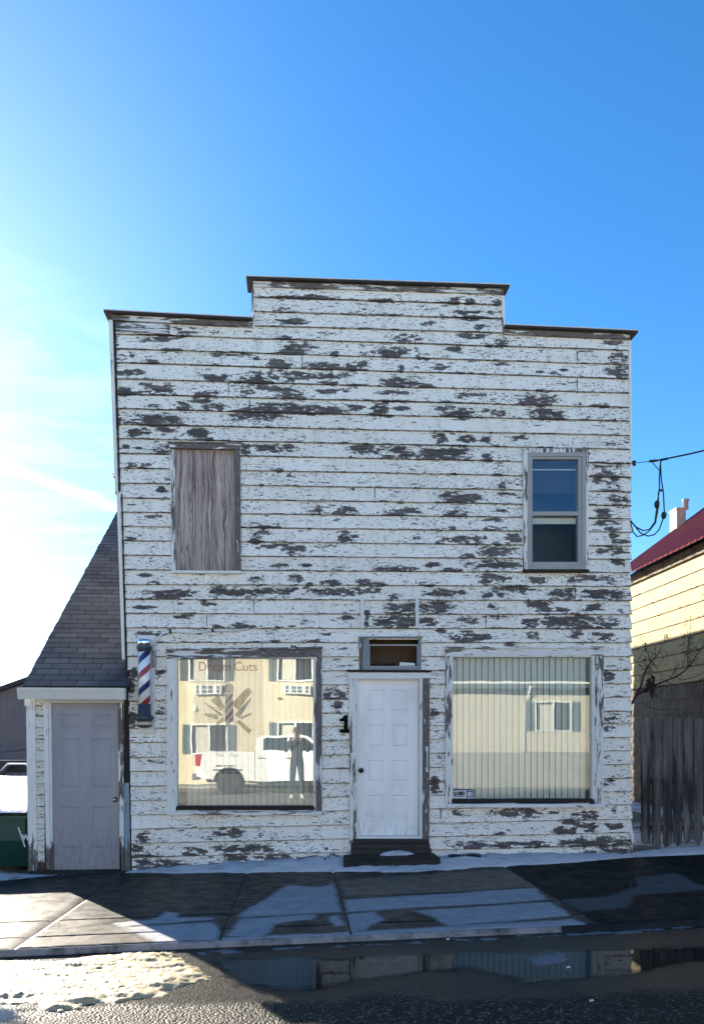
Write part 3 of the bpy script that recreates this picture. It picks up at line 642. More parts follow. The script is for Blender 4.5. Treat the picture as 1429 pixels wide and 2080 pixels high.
# the closed sticker
p = at(918, 1604); cs = thing('closed_sign', at(940, 1625, .01), 'small navy and white closed sticker in the corner of the window with ivory blinds', 'sign')
M['navy'] = vary('navy_print', (.010, .014, .06), .5, .2, 20); M['offwhite'] = vary('offwhite_print', (.62, .64, .68), .5, .08, 20)
m = MB(); m.prism([fpx(916.5, 1602.5), fpx(963.5, 1603.5), fpx(963.5, 1624), fpx(916.5, 1624)], .0118, .0134); m.build('border', M['navy'], cs)
m = MB(); m.prism([fpx(917, 1605.5), fpx(961.5, 1605.5), fpx(961.5, 1621.5), fpx(917, 1621.5)], .0106, .0118); m.build('card', M['offwhite'], cs)
m = MB(); m.prism([fpx(947, 1606.5), fpx(960, 1606.5), fpx(960, 1620), fpx(947, 1620)], .0096, .0106); m.build('badge', M['navy'], cs)
m = MB(); p = at(953.6, 1613.3); m.lathe((p.x, .0086, p.z), [(.0, 0), (.035, 0), (.035, .001)], 'Y', 20); m.lathe((p.x, .0078, p.z), [(.0, 0), (.008, 0), (.008, .0008)], 'Y', 12, 1); m.build('disc', [M['offwhite'], M['navy']], cs)
p = at(918.5, 1615.2); text_mesh('lettering', 'CLOSED', .063, (p.x, .0098, p.z), M['numeral'], cs, .70, fat=.004)
m = MB(); m.prism([fpx(918, 1617.2), fpx(944.5, 1617.2), fpx(944.5, 1618.6), fpx(918, 1618.6)], .0098, .0106); m.build('fine_print_line', M['navy'], cs)

# ------------------------------------------------------------------ transom
w = MB(); w.pbox((727, 1294), (856, 1294), (856, 1297), (727, 1297), -.075, .0); w.pbox((737, 1297), (749, 1299), (749, 1360), (735, 1362), -.04, .04)
w.pbox((849, 1298), (854, 1298), (854, 1362), (849, 1362), -.04, .04); w.pbox((749, 1356), (849, 1356), (849, 1362), (749, 1362), -.042, .04)
tr = w.build('transom', M['alu_grey'], sf)
w = MB(); frame_px(w, 747, 1309, 851, 1358, (4, 3, 5, 5), -.012, .012); w.build('hopper_sash', M['alu'], tr)
w = MB(); w.pbox((728, 1298), (737, 1298), (736, 1361), (729, 1361), -.03, .0); w.build('jamb', M['trim_bad'], tr)
w = MB(); w.pbox((738, 1292), (852, 1292), (852, 1366), (738, 1366), .30, .32)
M['tan_paper'] = vary('old_tan_paper', (.085, .058, .035), .9, .35, 3); w.build('backing', M['tan_paper'], tr)
w = MB()
for k in range(26):
    x = 752 + k * 3.6 + random.uniform(-1, 1); hh = random.uniform(2, 8) * (1 if k < 14 else .6); w.pbox((x, 1353 - hh), (x + 5, 1353 - hh * .7), (x + 6, 1354), (x - 1, 1354), .02, .1)
w.build('debris', M['dark'], tr)
w = MB(); w.pbox((812, 1345), (842, 1347), (842, 1352), (811, 1352), .0, .018); w.build('loose_board', M['trim_ok_h'], tr)
w = MB(); w.pbox((704, 1361), (874, 1362), (874, 1366), (704, 1365), -.07, .0); w.build('ledge', M['dark'], tr)
for xa, xb in ((730.5, 738), (841.5, 849)):
    w = MB(); w.pbox((xa, 1215), (xb, 1215), (xb, 1277), (xa + 1.5, 1277), -.055, -.01); w.build('batten', M['conduit'], sf)

# ------------------------------------------------------------------ front door
def P3(x, y, Y): p = at(x, y, Y); return p
YD = .045
dp0, dp1 = at(725, 1697, YD), at(849, 1381, YD)
m = MB(); pans = []
for xa, xb in ((745, 778), (793, 827)):
    for ya, yb in ((1401, 1448), (1471, 1520), (1543, 1591), (1614, 1664)):
        a = at(xa, yb, YD); b = at(xb, ya, YD); pans.append((a.x, b.x, a.z, b.z))
panel_face(m, [dp0.x, dp1.x], [dp0.z, dp1.z], pans, YD, .012)
m.box(dp0.x, dp1.x, YD + .014, YD + .05, dp0.z, dp1.z); m.add([(dp0.x, YD, dp0.z), (dp0.x, YD + .02, dp0.z), (dp0.x, YD + .02, dp1.z), (dp0.x, YD, dp1.z), (dp1.x, YD, dp0.z), (dp1.x, YD + .02, dp0.z), (dp1.x, YD + .02, dp1.z), (dp1.x, YD, dp1.z)], [(0, 1, 2, 3), (4, 5, 6, 7)])
fd = m.build('front_door', M['door_white'], sf)
k = at(733, 1565, YD)
m = MB(); m.lathe((k.x, YD - .07, k.z), [(.0, 0), (.02, .002), (.03, .014), (.031, .026), (.022, .04), (.014, .046), (.014, .058), (.034, .062), (.036, .07)], 'Y', 20); m.build('door_knob', M['knob_dark'], fd)
w = MB(); w.pbox((706, 1367), (873, 1367), (873, 1378), (706, 1379), -.05, .03); df = w.build('door_frame', M['trim_ok_h'], sf)
w = MB(); w.pbox((708, 1379), (721, 1379), (723, 1712), (710, 1712), -.046, .0); w.build('jamb', M['trim'], df)
w = MB(); w.pbox((857, 1378), (871, 1378), (870, 1712), (856, 1712), -.046, .0); w.build('jamb', M['trim_bad'], df)
w = MB(); w.pbox((721, 1377), (724.5, 1379), (726, 1700), (722.5, 1700), -.030, .06); w.pbox((851, 1379), (857, 1377), (857, 1703), (851, 1703), -.034, .06); w.pbox((722, 1377), (856, 1377), (856, 1380.5), (722, 1380.5), -.026, .06); w.build('door_stop', M['trim_ok'], df)
w = MB(); w.pbox((723, 1697), (853, 1697), (853, 1702.5), (723, 1702.5), -.05, .1); w.build('threshold', M['white_dirty'], df)
for x, ya, yb in ((713.5, 1536, 1570), (865, 1521, 1563)):
    p = at(x, ya); q2 = at(x, yb); h = MB(); h.tube([(p.x, -.048, p.z), (p.x, -.075, p.z - .01), (q2.x, -.075, q2.z + .01), (q2.x, -.048, q2.z)], .008); h.box(p.x - .015, p.x + .015, -.052, -.045, p.z - .03, p.z + .03); h.box(q2.x - .015, q2.x + .015, -.052, -.045, q2.z - .03, q2.z + .03); h.build('grab_handle', M['trim_ok'], df)
# wooden step under the door with the dark mat
w = MB()
w.pbox((715, 1703.5), (868, 1703.5), (868, 1711), (715, 1711), -.075, .05); w.pbox((712, 1712), (870, 1712), (870, 1722), (712, 1722), -.10, .05); w.pbox((712, 1723), (872, 1722), (872, 1731), (712, 1733), -.13, .0)
tag(w.build('wooden_step', M['cap_dark'], None, .004), 'weathered layered wooden step under the white front door', 'step')
a = at(700, 1745, -.42); b = at(889, 1735, -.40)
M['mat'] = vary('dark_brown_rubber_mat', (.011, .008, .007), .75, .4, 14, stretch=(1, 5, 1))
w = MB(); n = 20; vs = []; fs = []
for i in range(n + 1):
    t = i / n; x = a.x + (b.x - a.x) * t; zb = zwalk(x, -.45) - .01; zt = at(700 + 189 * t, 1736 - 4 * t, -.13).z - .004 + .004 * math.sin(t * 9)
    prof = [(-.13, zb), (-.13, zt), (-.30, zt - .006), (-.42, zt - .012), (-.45, zt - .03), (-.455, zb)]
    vs += [(x + (.02 * (j > 2) * (1 if i == n else -1 if i == 0 else 0)), y, z) for j, (y, z) in enumerate(prof)]
for i in range(n):
    for j in range(6): fs.append((i * 6 + j, i * 6 + (j + 1) % 6, i * 6 + 6 + (j + 1) % 6, i * 6 + 6 + j))
fs += [tuple(range(6)), tuple(n * 6 + j for j in range(6))]; w.add(vs, fs)
tag(w.build('door_mat', M['mat'], None, .006), 'dark brown mat draped over the doorstep in the snow', 'mat')
a = at(911, 1731, -.16); b = at(975, 1731, -.16)
w = MB(); n = 12; vs = []; fs = []
for i in range(n + 1):
    t = i / n; x = a.x + (b.x - a.x) * t; z0 = zwalk(x, -.15) + .03; hh = .082 + .008 * math.sin(t * 11); g = .004 * (i % 2)
    vs += [(x, -.22 + g, z0), (x, -.23 + g, z0 + hh * .7), (x, -.20, z0 + hh), (x, -.12, z0 + hh - g), (x, -.11, z0)]
for i in range(n):
    for j in range(5): fs.append((i * 5 + j, i * 5 + (j + 1) % 5, i * 5 + 5 + (j + 1) % 5, i * 5 + 5 + j))
fs += [tuple(range(5)), tuple(n * 5 + j for j in range(5))]; w.add(vs, fs)
tag(w.build('rubber_block', M['black'], None, .006), 'black ribbed rubber block lying in the snow beside the doorstep', 'block')

# ------------------------------------------------------------------ house number, barber pole, conduit
m = MB(); m.prism([fpx(*p) for p in ((689, 1460), (694, 1459), (699, 1453), (705, 1452), (705, 1481.5), (709, 1481.5), (709, 1488.5), (689, 1488), (689, 1481.5), (697.5, 1481.5), (698, 1465), (689, 1465.5))], -.058, -.048)
tag(m.build('house_number', M['numeral']), 'black slab serif numeral one screwed to the clapboards beside the door', 'house number')
bp = at(293.5, 1390, -.16); X0 = bp.x; sc = 1 / at(294.5, 1390, -.16).x if False else (at(294.5, 1390, -.16).x - at(293.5, 1390, -.16).x)
zf = lambda y: at(293.5, y, -.16).z
pole = thing('barber_pole', (X0, -.16, zf(1478)), 'red white and blue striped barber pole with chrome caps on the shop front', 'barber pole')
m = MB(); r = 12.2 * sc
m.lathe((X0, -.16, 0), [(r * .3, zf(1431)), (r, zf(1430.5)), (r, zf(1323)), (r * .3, zf(1322.5))], seg=40)
def stripes():
    s = NM('barber_stripes'); q = s.sep(s.pos()); ang = s.math('ARCTAN2', q[1], q[0])
    f = s.math('FRACT', s.math('ADD', s.math('SUBTRACT', s.math('MULTIPLY', q[2], 1 / .40), s.math('DIVIDE', ang, 2 * math.pi)), 10.14))
    c = s.n('ShaderNodeValToRGB'); s.put(c.inputs[0], f); c.color_ramp.interpolation = 'CONSTANT'; e = c.color_ramp.elements
    while len(e) < 4: e.new(.5)
    for el, (p, k) in zip(e, ((0, (.36, .035, .025)), (.215, (.80, .82, .84)), (.5, (.020, .028, .13)), (.715, (.80, .82, .84)))): el.position = p; el.color = (*k, 1)
    st = s.noise(s.pos((60, 60, 4)), 1.0, 3); col = s.mix(s.math('MULTIPLY', s.step(st, .5, .75), .25), c.outputs[0], (.5, .5, .5))
    s.b.inputs['Coat Weight'].default_value = .6; s.b.inputs['Coat Roughness'].default_value = .05
    return s.fin(col, .25)
m.build('striped_cylinder', stripes(), pole)
m = MB(); m.lathe((X0, -.16, 0), [(0, zf(1298.5)), (r * 1.05, zf(1298.8)), (r * 1.15, zf(1300)), (r * 1.16, zf(1313)), (r * 1.05, zf(1313.4))], seg=40); m.build('chrome_cap', M['chrome'], pole)
m = MB(); m.lathe((X0, -.16, 0), [(r * .9, zf(1312.5)), (r * 1.28, zf(1313.2)), (r * 1.3, zf(1317)), (r * 1.2, zf(1318.5)), (r * 1.18, zf(1322.5)), (r * 1.02, zf(1324.5)), (r * .8, zf(1324.5))], seg=40); m.build('upper_collar', M['gunmetal'], pole)
m = MB(); m.lathe((X0, -.16, 0), [(r * .8, zf(1429.5)), (r * 1.06, zf(1430)), (r * 1.08, zf(1451)), (r * 1.5, zf(1455)), (r * 1.58, zf(1458)), (r * 1.55, zf(1460)), (r * 1.2, zf(1466)), (r * .9, zf(1466.5))], seg=40); m.build('lower_casting', M['gunmetal'], pole)
m = MB(); m.lathe((X0, -.16, 0), [(r * .8, zf(1466)), (r * 1.18, zf(1466.5)), (r * 1.2, zf(1472.5)), (r * .9, zf(1473))], seg=40); m.build('lamp_ring', M['lens'], pole)
m = MB(); m.lathe((X0, -.16, 0), [(r * .8, zf(1472.6)), (r * 1.22, zf(1473)), (r * 1.15, zf(1476)), (r * .5, zf(1479)), (0, zf(1479.5))], seg=40); m.build('bottom_cap', M['gunmetal'], pole)
m = MB(); m.pbox((281, 1291), (316, 1291), (316, 1489), (283, 1489), -.045, -.012); m.build('mounting_board', M['white_dirty'], pole)
m = MB(); z = zf(1318); m.box(X0 - .03, X0 + .03, -.10, -.045, z - .03, z + .02); m.build('wall_bracket', M['gunmetal'], pole); m = MB(); z = zf(1456); m.box(X0 - .03, X0 + .03, -.10, -.045, z - .03, z + .02); m.build('wall_bracket', M['gunmetal'], pole)
p = lambda x, y, Y=-.04: at(x, y, Y)
m = MB(); pts = [p(313.5, 1352, -.07), p(313.5, 1320, -.07), p(315, 1306, -.065), p(320, 1296, -.06), p(330, 1288), p(345, 1283), p(370, 1284.5), p(390, 1286.5), p(410, 1284), p(430, 1280), p(450, 1282), p(475, 1281), p(505, 1276.5)]
m.tube(pts, .011, 8); cd = thing('electrical_conduit', p(400, 1285), 'thin white conduit running along the clapboards above the emblem window', 'conduit'); m.build('pipe', M['conduit'], cd)
m = MB(); m.tube([p(313.5, 1356, -.07), p(313.5, 1322, -.07)], .024, 10); m.build('fitting', M['alu'], cd)
for x, y in ((346, 1283), (432, 1280.5)):
    m = MB(); c = p(x, y); m.box(c.x - .013, c.x + .013, -.058, -.02, c.z - .022, c.z + .022); m.build('clip', M['black'], cd)
# ------------------------------------------------------------------ stair enclosure on the left (lean-to)
EXL = at(46, 1396, -.16).x; EZ = at(46, 1394, -.16).z
rd = atx(239, 1037, EXL); SL = (rd.z - EZ) / (rd.y + .16)          # roof pitch read off the rake
RY = rd.y + .35; RZ = EZ + SL * (RY + .16); WXL = at(57, 1600).x
st = thing('stair_enclosure', (at(160, 1770).x, 0, 0), 'narrow lean-to with a steep grey shingle roof and mauve door beside the storefront', 'lean-to')
def shingles():
    s = NM('grey_asphalt_shingles'); q = s.sep(s.pos()); L = math.hypot(1, SL)
    u = s.math('MULTIPLY', s.math('ADD', q[1], .16), L); row = s.math('DIVIDE', u, .135); fr = s.math('FRACT', row); ri = s.math('FLOOR', row)
    x = s.math('ADD', s.math('DIVIDE', q[0], .31), s.math('MULTIPLY', ri, .43)); fx = s.math('FRACT', x); ix = s.math('FLOOR', x)
    wn = s.n('ShaderNodeTexWhiteNoise', noise_dimensions='2D'); s.put(wn.inputs['Vector'], s.comb(ix, ri, 0)); rnd = wn.outputs[0]
    gap = s.math('MAXIMUM', s.step(fr, .10, .04), s.math('MULTIPLY', s.step(s.math('ABSOLUTE', s.math('SUBTRACT', fx, .5)), .482, .489), 1.0))
    gr = s.noise(s.pos((220, 220, 220)), 1.0, 3); lo = s.noise(s.pos((2.2, 2.2, 2.2)), 1.0, 4)
    v = s.math('ADD', s.math('ADD', s.math('MULTIPLY', rnd, .32), s.math('MULTIPLY', gr, .5)), s.math('MULTIPLY', lo, .5))
    c = s.ramp(v, [(.3, (.062, .056, .057)), (.9, (.170, .155, .155))])
    stain = s.step(s.math('ADD', s.math('SUBTRACT', q[0], s.math('MULTIPLY', q[1], .9)), s.math('MULTIPLY', lo, .9)), .55, 1.0)
    c = s.mix(s.math('MULTIPLY', stain, .6), c, (.03, .03, .036))
    c = s.mix(gap, c, (.018, .016, .018))
    h = s.math('ADD', s.math('MULTIPLY', fr, -.6), s.math('MULTIPLY', s.math('SUBTRACT', 1.0, gap), 1.0)); h = s.math('ADD', h, s.math('MULTIPLY', gr, .25))
    return s.fin(c, .9, s.bump(h, .8, .008), 0, .25)
M['shingle'] = shingles()
m = MB(); L = math.hypot(RY + .16, RZ - EZ); n = int(L / .135)
for i in range(n + 1):                                              # overlapping courses with real thickness
    t0, t1 = i * .135 / L, min(1.0, ((i + 1) * .135 + .02) / L)
    xa = EXL + fbm(i * 1.7, 0) * .014; y0, z0 = -.16 + (RY + .16) * t0, EZ + (RZ - EZ) * t0; y1, z1 = -.16 + (RY + .16) * t1, EZ + (RZ - EZ) * t1
    m.hexa([(xa, y0, z0 - .012), (XL + .01, y0, z0 - .012), (XL + .01, y1, z1 - .018), (xa, y1, z1 - .018), (xa, y0, z0 + .002), (XL + .01, y0, z0 + .002), (XL + .01, y1, z1 - .002), (xa, y1, z1 - .002)])
m.prismx([(RY, RZ), (RY, RZ - .03), (RY + 3.5, RZ - 2.6), (RY + 3.5, RZ - 2.57)], EXL, XL + .01)
m.build('roof', M['shingle'], st)
m = MB(); m.prismx([(.02, -.2), (.02, EZ + SL * .18 - .06), (RY, RZ - .06), (RY + 3.3, RZ - 2.55), (RY + 3.3, -.2)], WXL + .01, WXL + .06)
m.build('side_wall', M['side_siding'], st)
w = MB(); w.pbox((51, 1398), (249, 1398), (249, 1404), (51, 1404), -.14, .02); w.pbox((60, 1404), (250, 1404), (252, 1428), (60, 1428), -.02, .04); fw = w.build('eave_board', M['cream_h'], st)
# gutter: open trough of two mouldings
g0, g1 = at(37, 1400, -.26), at(251, 1400, -.26); zt, zm, zb = at(60, 1397, -.26).z, at(60, 1407, -.26).z, at(60, 1420, -.26).z
m = MB(); prof = [(-.15, zb + .004), (-.22, zb), (-.245, zm - .01), (-.25, zm), (-.275, zt - .012), (-.275, zt), (-.262, zt), (-.262, zt - .01), (-.238, zm + .005), (-.21, zb + .012), (-.15, zb + .014)]
m.prismx(prof, g0.x, g1.x); m.prismx([(-.15, zb), (-.24, zb), (-.272, zt), (-.15, zt)], g1.x, g1.x + .01); m.prismx([(-.15, zb), (-.24, zb), (-.272, zt), (-.15, zt)], g0.x - .01, g0.x)
m.build('gutter', M['white_dirty'], st)
w = MB(); w.pbox((55, 1420), (73, 1420), (78, 1768), (60, 1768), -.035, .05); w.build('corner_post', M['trim_ok'], st)
w = MB(); w.pbox((53.5, 1421), (65, 1421), (65, 1434), (53.5, 1434), -.055, -.03); w.build('corner_cap', M['white_dirty'], st)
m = MB(); a, b = at(72, 1752), at(92, 1752); lapwall(m, (a.x, -.004), (b.x, -.004), a.z, at(80, 1424).z, .142, (0, -1)); m.build('siding_strip', M['shed_siding'], st)
w = MB(); w.pbox((72, 1424), (104, 1424), (104, 1780), (74, 1780), .03, .05); w.pbox((72, 1745), (93, 1742), (94, 1780), (74, 1780), -.01, .03); w.build('rotten_base', M['rust'], st)
w = MB(); w.pbox((90, 1428), (99, 1428), (104, 1766), (96, 1766), -.03, .04); w.pbox((99, 1428), (104, 1428), (108, 1768), (104, 1768), -.005, .06); jd = w.build('door_jamb', M['trim_ok'], st)
w = MB(); w.pbox((240, 1428), (249, 1428), (253, 1640), (243, 1640), -.028, .04); w.pbox((244, 1641), (252, 1641), (253, 1700), (244, 1700), -.026, .04); w.pbox((246, 1701), (252, 1701), (253, 1770), (248, 1770), -.024, .04); w.build('door_jamb', M['trim'], st)
YD = .035; d0, d1 = at(105, 1767, YD), at(243, 1428, YD)
m = MB(); pans = []
for xa, xb in ((121, 164), (184, 226)):
    for ya, yb in ((1451, 1481), (1500, 1604), (1638, 1727)):
        a = at(xa, yb, YD); b = at(xb, ya, YD); pans.append((a.x, b.x, a.z, b.z))
panel_face(m, [d0.x, d1.x], [d0.z, d1.z], pans, YD, .007); m.box(d0.x, d1.x, YD + .012, YD + .04, d0.z, d1.z)
m.add([(d0.x, YD, d0.z), (d1.x, YD, d0.z), (d1.x, YD + .02, d0.z), (d0.x, YD + .02, d0.z)], [(0, 1, 2, 3)])
sd = m.build('door', M['door_grey'], st)
k = at(234, 1624, YD); m = MB(); m.lathe((k.x, YD - .06, k.z), [(.0, 0), (.012, .0), (.026, .01), (.028, .022), (.014, .034), (.014, .046), (.036, .05), (.038, .06)], 'Y', 20); m.build('door_knob', M['brass'], sd)
w = MB(); w.pbox((62, 1768), (266, 1768), (266, 1784), (62, 1784), -.06, .1); w.build('sill_beam', M['dark'], st)
w = MB(); w.pbox((252, 1428), (262, 1400), (268, 1785), (254, 1785), .0, .06); w.pbox((256, 1360), (264, 1360), (263, 1590), (257, 1590), -.012, .0); w.build('rotten_gap_board', M['dark'], st)
w = MB(); w.pbox((253, 1590), (262.5, 1590), (266, 1772), (254, 1772), -.016, .02); w.build('blue_board', M['teal'], st)

# small bracket on the left edge of the false front
b0 = at(236, 962); br = thing('wire_bracket', b0, 'small rusty wire bracket on the left edge of the false front', 'bracket')
m = MB(); m.tube([(b0.x, .05, b0.z + .03), (b0.x - .05, .03, b0.z), (b0.x - .02, .0, b0.z - .06)], .008, 6); m.build('arm', M['knob_dark'], br)
m = MB(); m.lathe((b0.x - .05, .03, b0.z - .02), [(.0, 0), (.018, .004), (.012, .02), (.018, .036), (0, .04)], seg=12); m.build('insulator', M['conduit'], br)

# ------------------------------------------------------------------ overhead service cable on the right corner
cb = thing('service_cable', at(1284, 940, .05), 'black overhead service cable with drip loops at the right corner of the storefront', 'cable')
c = lambda x, y, Y=.1: at(x, y, Y)
far = c(1429, 915, -.2) + (c(1429, 915, -.2) - c(1342, 934, .05)) * 12
m = MB(); m.tube([c(1320, 937), c(1342, 934), c(1365, 929, .0), c(1395, 923, -.1), c(1429, 915, -.2), far], .011, 6); m.tube([c(1283, 941), c(1320, 937)], .005, 6); m.tube([c(1340, 934.5), c(1355, 931.5)], .016, 6); m.build('span', M['black'], cb)
m = MB(); m.tube([c(1318, 936.8), c(1333, 935.6)], .018, 8); m.tube([c(1322, 937), c(1337, 955)], .006, 6); m.build('dead_end_grip', M['black'], cb)
m = MB(); m.tube([c(1342, 934), c(1339.5, 945), c(1338, 970), c(1338, 995), c(1334, 1020), c(1329, 1060), c(1318, 1075), c(1305, 1078), c(1290, 1070), c(1279, 1057)], .009, 6)
m.tube([c(1340, 938), c(1342, 975), c(1346, 1000), c(1348, 1040), c(1345, 1055), c(1338, 1075), c(1328, 1086), c(1315, 1089), c(1300, 1083), c(1279, 1057)], .009, 6)
m.tube([c(1336, 1000), c(1336, 1030), c(1330, 1062), c(1318, 1078), c(1305, 1087), c(1293, 1090), c(1284, 1080), c(1279, 1057)], .009, 6); m.build('drip_loop', M['black'], cb)
for x, y, hh in ((1333, 1025, .055), (1347, 1047, .05)):
    p = c(x, y); m = MB(); m.lathe((p.x, p.y, p.z), [(.008, -hh), (.03, -hh * .6), (.036, 0), (.03, hh * .7), (.01, hh)], seg=10); m.build('connector', M['black'], cb)
p = c(1341, 996); m = MB(); m.box(p.x - .03, p.x + .03, p.y - .012, p.y + .012, p.z - .012, p.z + .012); m.build('tie', M['black'], cb)
p = c(1284, 941); m = MB(); m.box(p.x - .06, p.x + .0, .07, .13, p.z - .012, p.z + .012); m.lathe((p.x + .02, .1, p.z), [(.0, -.035), (.026, -.03), (.014, 0), (.026, .03), (0, .035)], seg=12); m.build('insulator', M['knob_dark'], cb)

# ------------------------------------------------------------------ neighbouring yellow house
NX = 8.0; HZ = 5.46
nh = thing('neighbour_house', (NX, 0, 0), 'faded yellow board house with a dark red ribbed metal roof right of the storefront', 'house')
m = MB(); lapwall(m, (NX, 8.6), (NX, -2.2), 2.75, HZ - .02, .315, (-1, 0), step=.6); m.build('yellow_wall', M['yellow'], nh)
m = MB(); lapwall(m, (NX, 8.6), (NX, -2.2), -.1, 2.75, .315, (-1, 0), step=.6); m.build('brown_wall', M['brown_boards'], nh)
m = MB(); m.box(NX + .02, NX + 7.6, -2.2, 8.6, -.2, HZ - .01); m.prism([(NX + .02, HZ), (NX + 7.6, HZ), (NX + 3.8, HZ + 2.6)], -2.1, 8.5); m.build('house_body', M['brown_boards'], nh)
m = MB(); m.box(NX - .035, NX + .0, 8.45, 8.62, -.1, HZ); m.build('corner_board', M['trim'], nh)
m = MB(); m.box(NX - .06, NX - .01, -2.2, 8.6, HZ - .2, HZ + .0); m.build('frieze_board', M['yellow'], nh)
M['redroof'] = vary('dark_red_ribbed_metal', (.17, .013, .018), .5, .2, 2, metal=.0, bump=.05)
m = MB(); y = -2.6; ex, ez = NX - .28, HZ + .0; tx, tz = NX + 3.8, HZ + 3.02; pts = []
while y < 8.9:
    pts += [(y, 0), (y + .14, 0), (y + .155, .022), (y + .185, .022), (y + .20, 0)]; y += .2285
vs = []; fs = []
dx, dz = tx - ex, tz - ez; ln = math.hypot(dx, dz); nx_, nz_ = -dz / ln, dx / ln
for yy, h in pts: vs += [(ex + nx_ * h, yy, ez + nz_ * h), (tx + nx_ * h, yy, tz + nz_ * h), (ex + nx_ * (h - .03), yy, ez + nz_ * (h - .03)), (tx + nx_ * (h - .03), yy, tz + nz_ * (h - .03))]
for i in range(len(pts) - 1): o = i * 4; fs += [(o, o + 1, o + 5, o + 4), (o + 2, o + 6, o + 7, o + 3), (o, o + 4, o + 6, o + 2)]
fs += [(0, 2, 3, 1), (len(vs) - 4, len(vs) - 3, len(vs) - 1, len(vs) - 2)]; m.add(vs, fs)
m.prism([(tx, tz), (tx, tz - .03), (tx + dx, ez - .03), (tx + dx, ez)], -2.6, 8.9)
rf = m.build('roof', M['redroof'], nh)
M['buff'] = vary('buff_chimney_render', (.50, .42, .31), .85, .2, 5)
ca, cbp = at(1371, 1030, 9.0), at(1387, 1030, 9.0); zt = at(1378, 1036, 9.0).z
m = MB(); m.box(ca.x, ca.x + .25, 8.95, 9.3, 3.0, zt); m.box(ca.x - .02, ca.x + .27, 8.93, 9.32, zt + .001, zt + .05); ch = m.build('chimney', M['buff'], rf)
p = at(1395, 1020, 9.15); m = MB(); m.lathe((p.x - .05, 9.15, zt + .08), [(.07, -.02), (.07, .20), (.09, .21), (.09, .25), (.02, .26)], seg=14); m.build('flue', M['alu'], ch)

# ------------------------------------------------------------------ board fence
def fence_mat():
    s = NM('grey_weathered_fence'); rnd = s.attr('rnd')
    off = s.comb(s.math('MULTIPLY', rnd, 31.0), 0.0, s.math('MULTIPLY', rnd, 17.0)); q = s.vadd(s.pos((26, 10, 1.5)), off)
    g = s.noise(q, 1.0, 6, .6, .4); z = s.sep(s.pos())[2]; st = s.noise(s.vadd(s.pos((9, 5, 1.1)), off), 1.0, 4)
    c = s.ramp(g, [(.3, (.055, .050, .050)), (.5, (.14, .13, .125)), (.72, (.25, .235, .22))])
    dk = s.math('MULTIPLY', s.step(s.math('ADD', st, s.math('MULTIPLY', s.math('ABSOLUTE', s.math('SUBTRACT', z, .75)), -.22)), .34, .56), .9)
    c = s.mix(dk, c, (.017, .016, .018)); c = s.mix(s.math('MULTIPLY', rnd, .35), c, (.05, .05, .055))
    return s.fin(c, .9, s.bump(g, .6, .004), 0, .2)
M['fence'] = fence_mat()
fe = thing('board_fence', (at(1360, 1720, .25).x, .25, 0), 'grey weathered board fence with rotted bottoms between the storefront and yellow house', 'fence')
m = MB(); m.at['rnd'] = []; x = 1301.0; rb = random.Random(3)
xs_ = [1301 + 21.3 * i for i in range(30)]
for x in xs_:
    a = at(x + 1.3, 1459, .25); b = at(x + 19.2, 1459, .25); zt = at(x, 1458 + rb.uniform(-1.5, 1.5), .25).z; zb = at(x, 1712 + rb.uniform(-8, 4), .25).z
    xa, xb = a.x, b.x; lean = rb.uniform(-.008, .008); cxm = (xa + xb) / 2 + rb.uniform(-.03, .03)
    pts = [(xa, zb + rb.uniform(-.02, .03)), (cxm, zb - rb.uniform(.03, .09)), (xb, zb + rb.uniform(-.02, .03)), (xb + lean, zt - .035), (xb - .012 + lean, zt - .01), (xb - .035 + lean, zt), (xa + .035 + lean, zt), (xa + .012 + lean, zt - .01), (xa + lean, zt - .035)]
    yo = rb.uniform(-.014, .008); m.prism(pts, .25 + yo, .272 + yo); m.at['rnd'] += [rb.random()] * 18
m.build('fence_boards', M['fence'], fe)
m = MB(); m.at['rnd'] = [.4] * 24
for z in (.35, 1.0, 1.6): m.box(at(1300, 1600, .3).x, at(1930, 1600, .3).x, .282, .32, z, z + .08)
m.build('fence_rail', M['fence'], fe)

# bare shrub climbing behind the fence, rubbish caught in it
M['twig'] = vary('dark_bare_twigs', (.022, .016, .014), .8, .4, 20)
sh = thing('bare_shrub', at(1288, 1500, .8), 'leafless dark shrub leaning out between the storefront and the fence', 'shrub')
T = lambda x, y, Y=.8: at(x, y, Y)
m = MB()
m.tube([T(1272, 1560), T(1280, 1432), T(1290, 1415), T(1300, 1395), T(1306, 1372), T(1314, 1354), T(1324, 1341), T(1333, 1331)], [.022, .02, .018, .016, .013, .011, .008, .006], 7)
m.tube([T(1292, 1412), T(1318, 1396), T(1340, 1387), T(1358, 1380), T(1375, 1373, .7), T(1390, 1362, .7), T(1402, 1350, .6), T(1415, 1328, .6), T(1432, 1303, .6), T(1450, 1275, .6)], [.018, .015, .013, .012, .011, .010, .009, .007, .005, .003], 7)
m.build('stems', M['twig'], sh)
m = MB(); tw = random.Random(11)
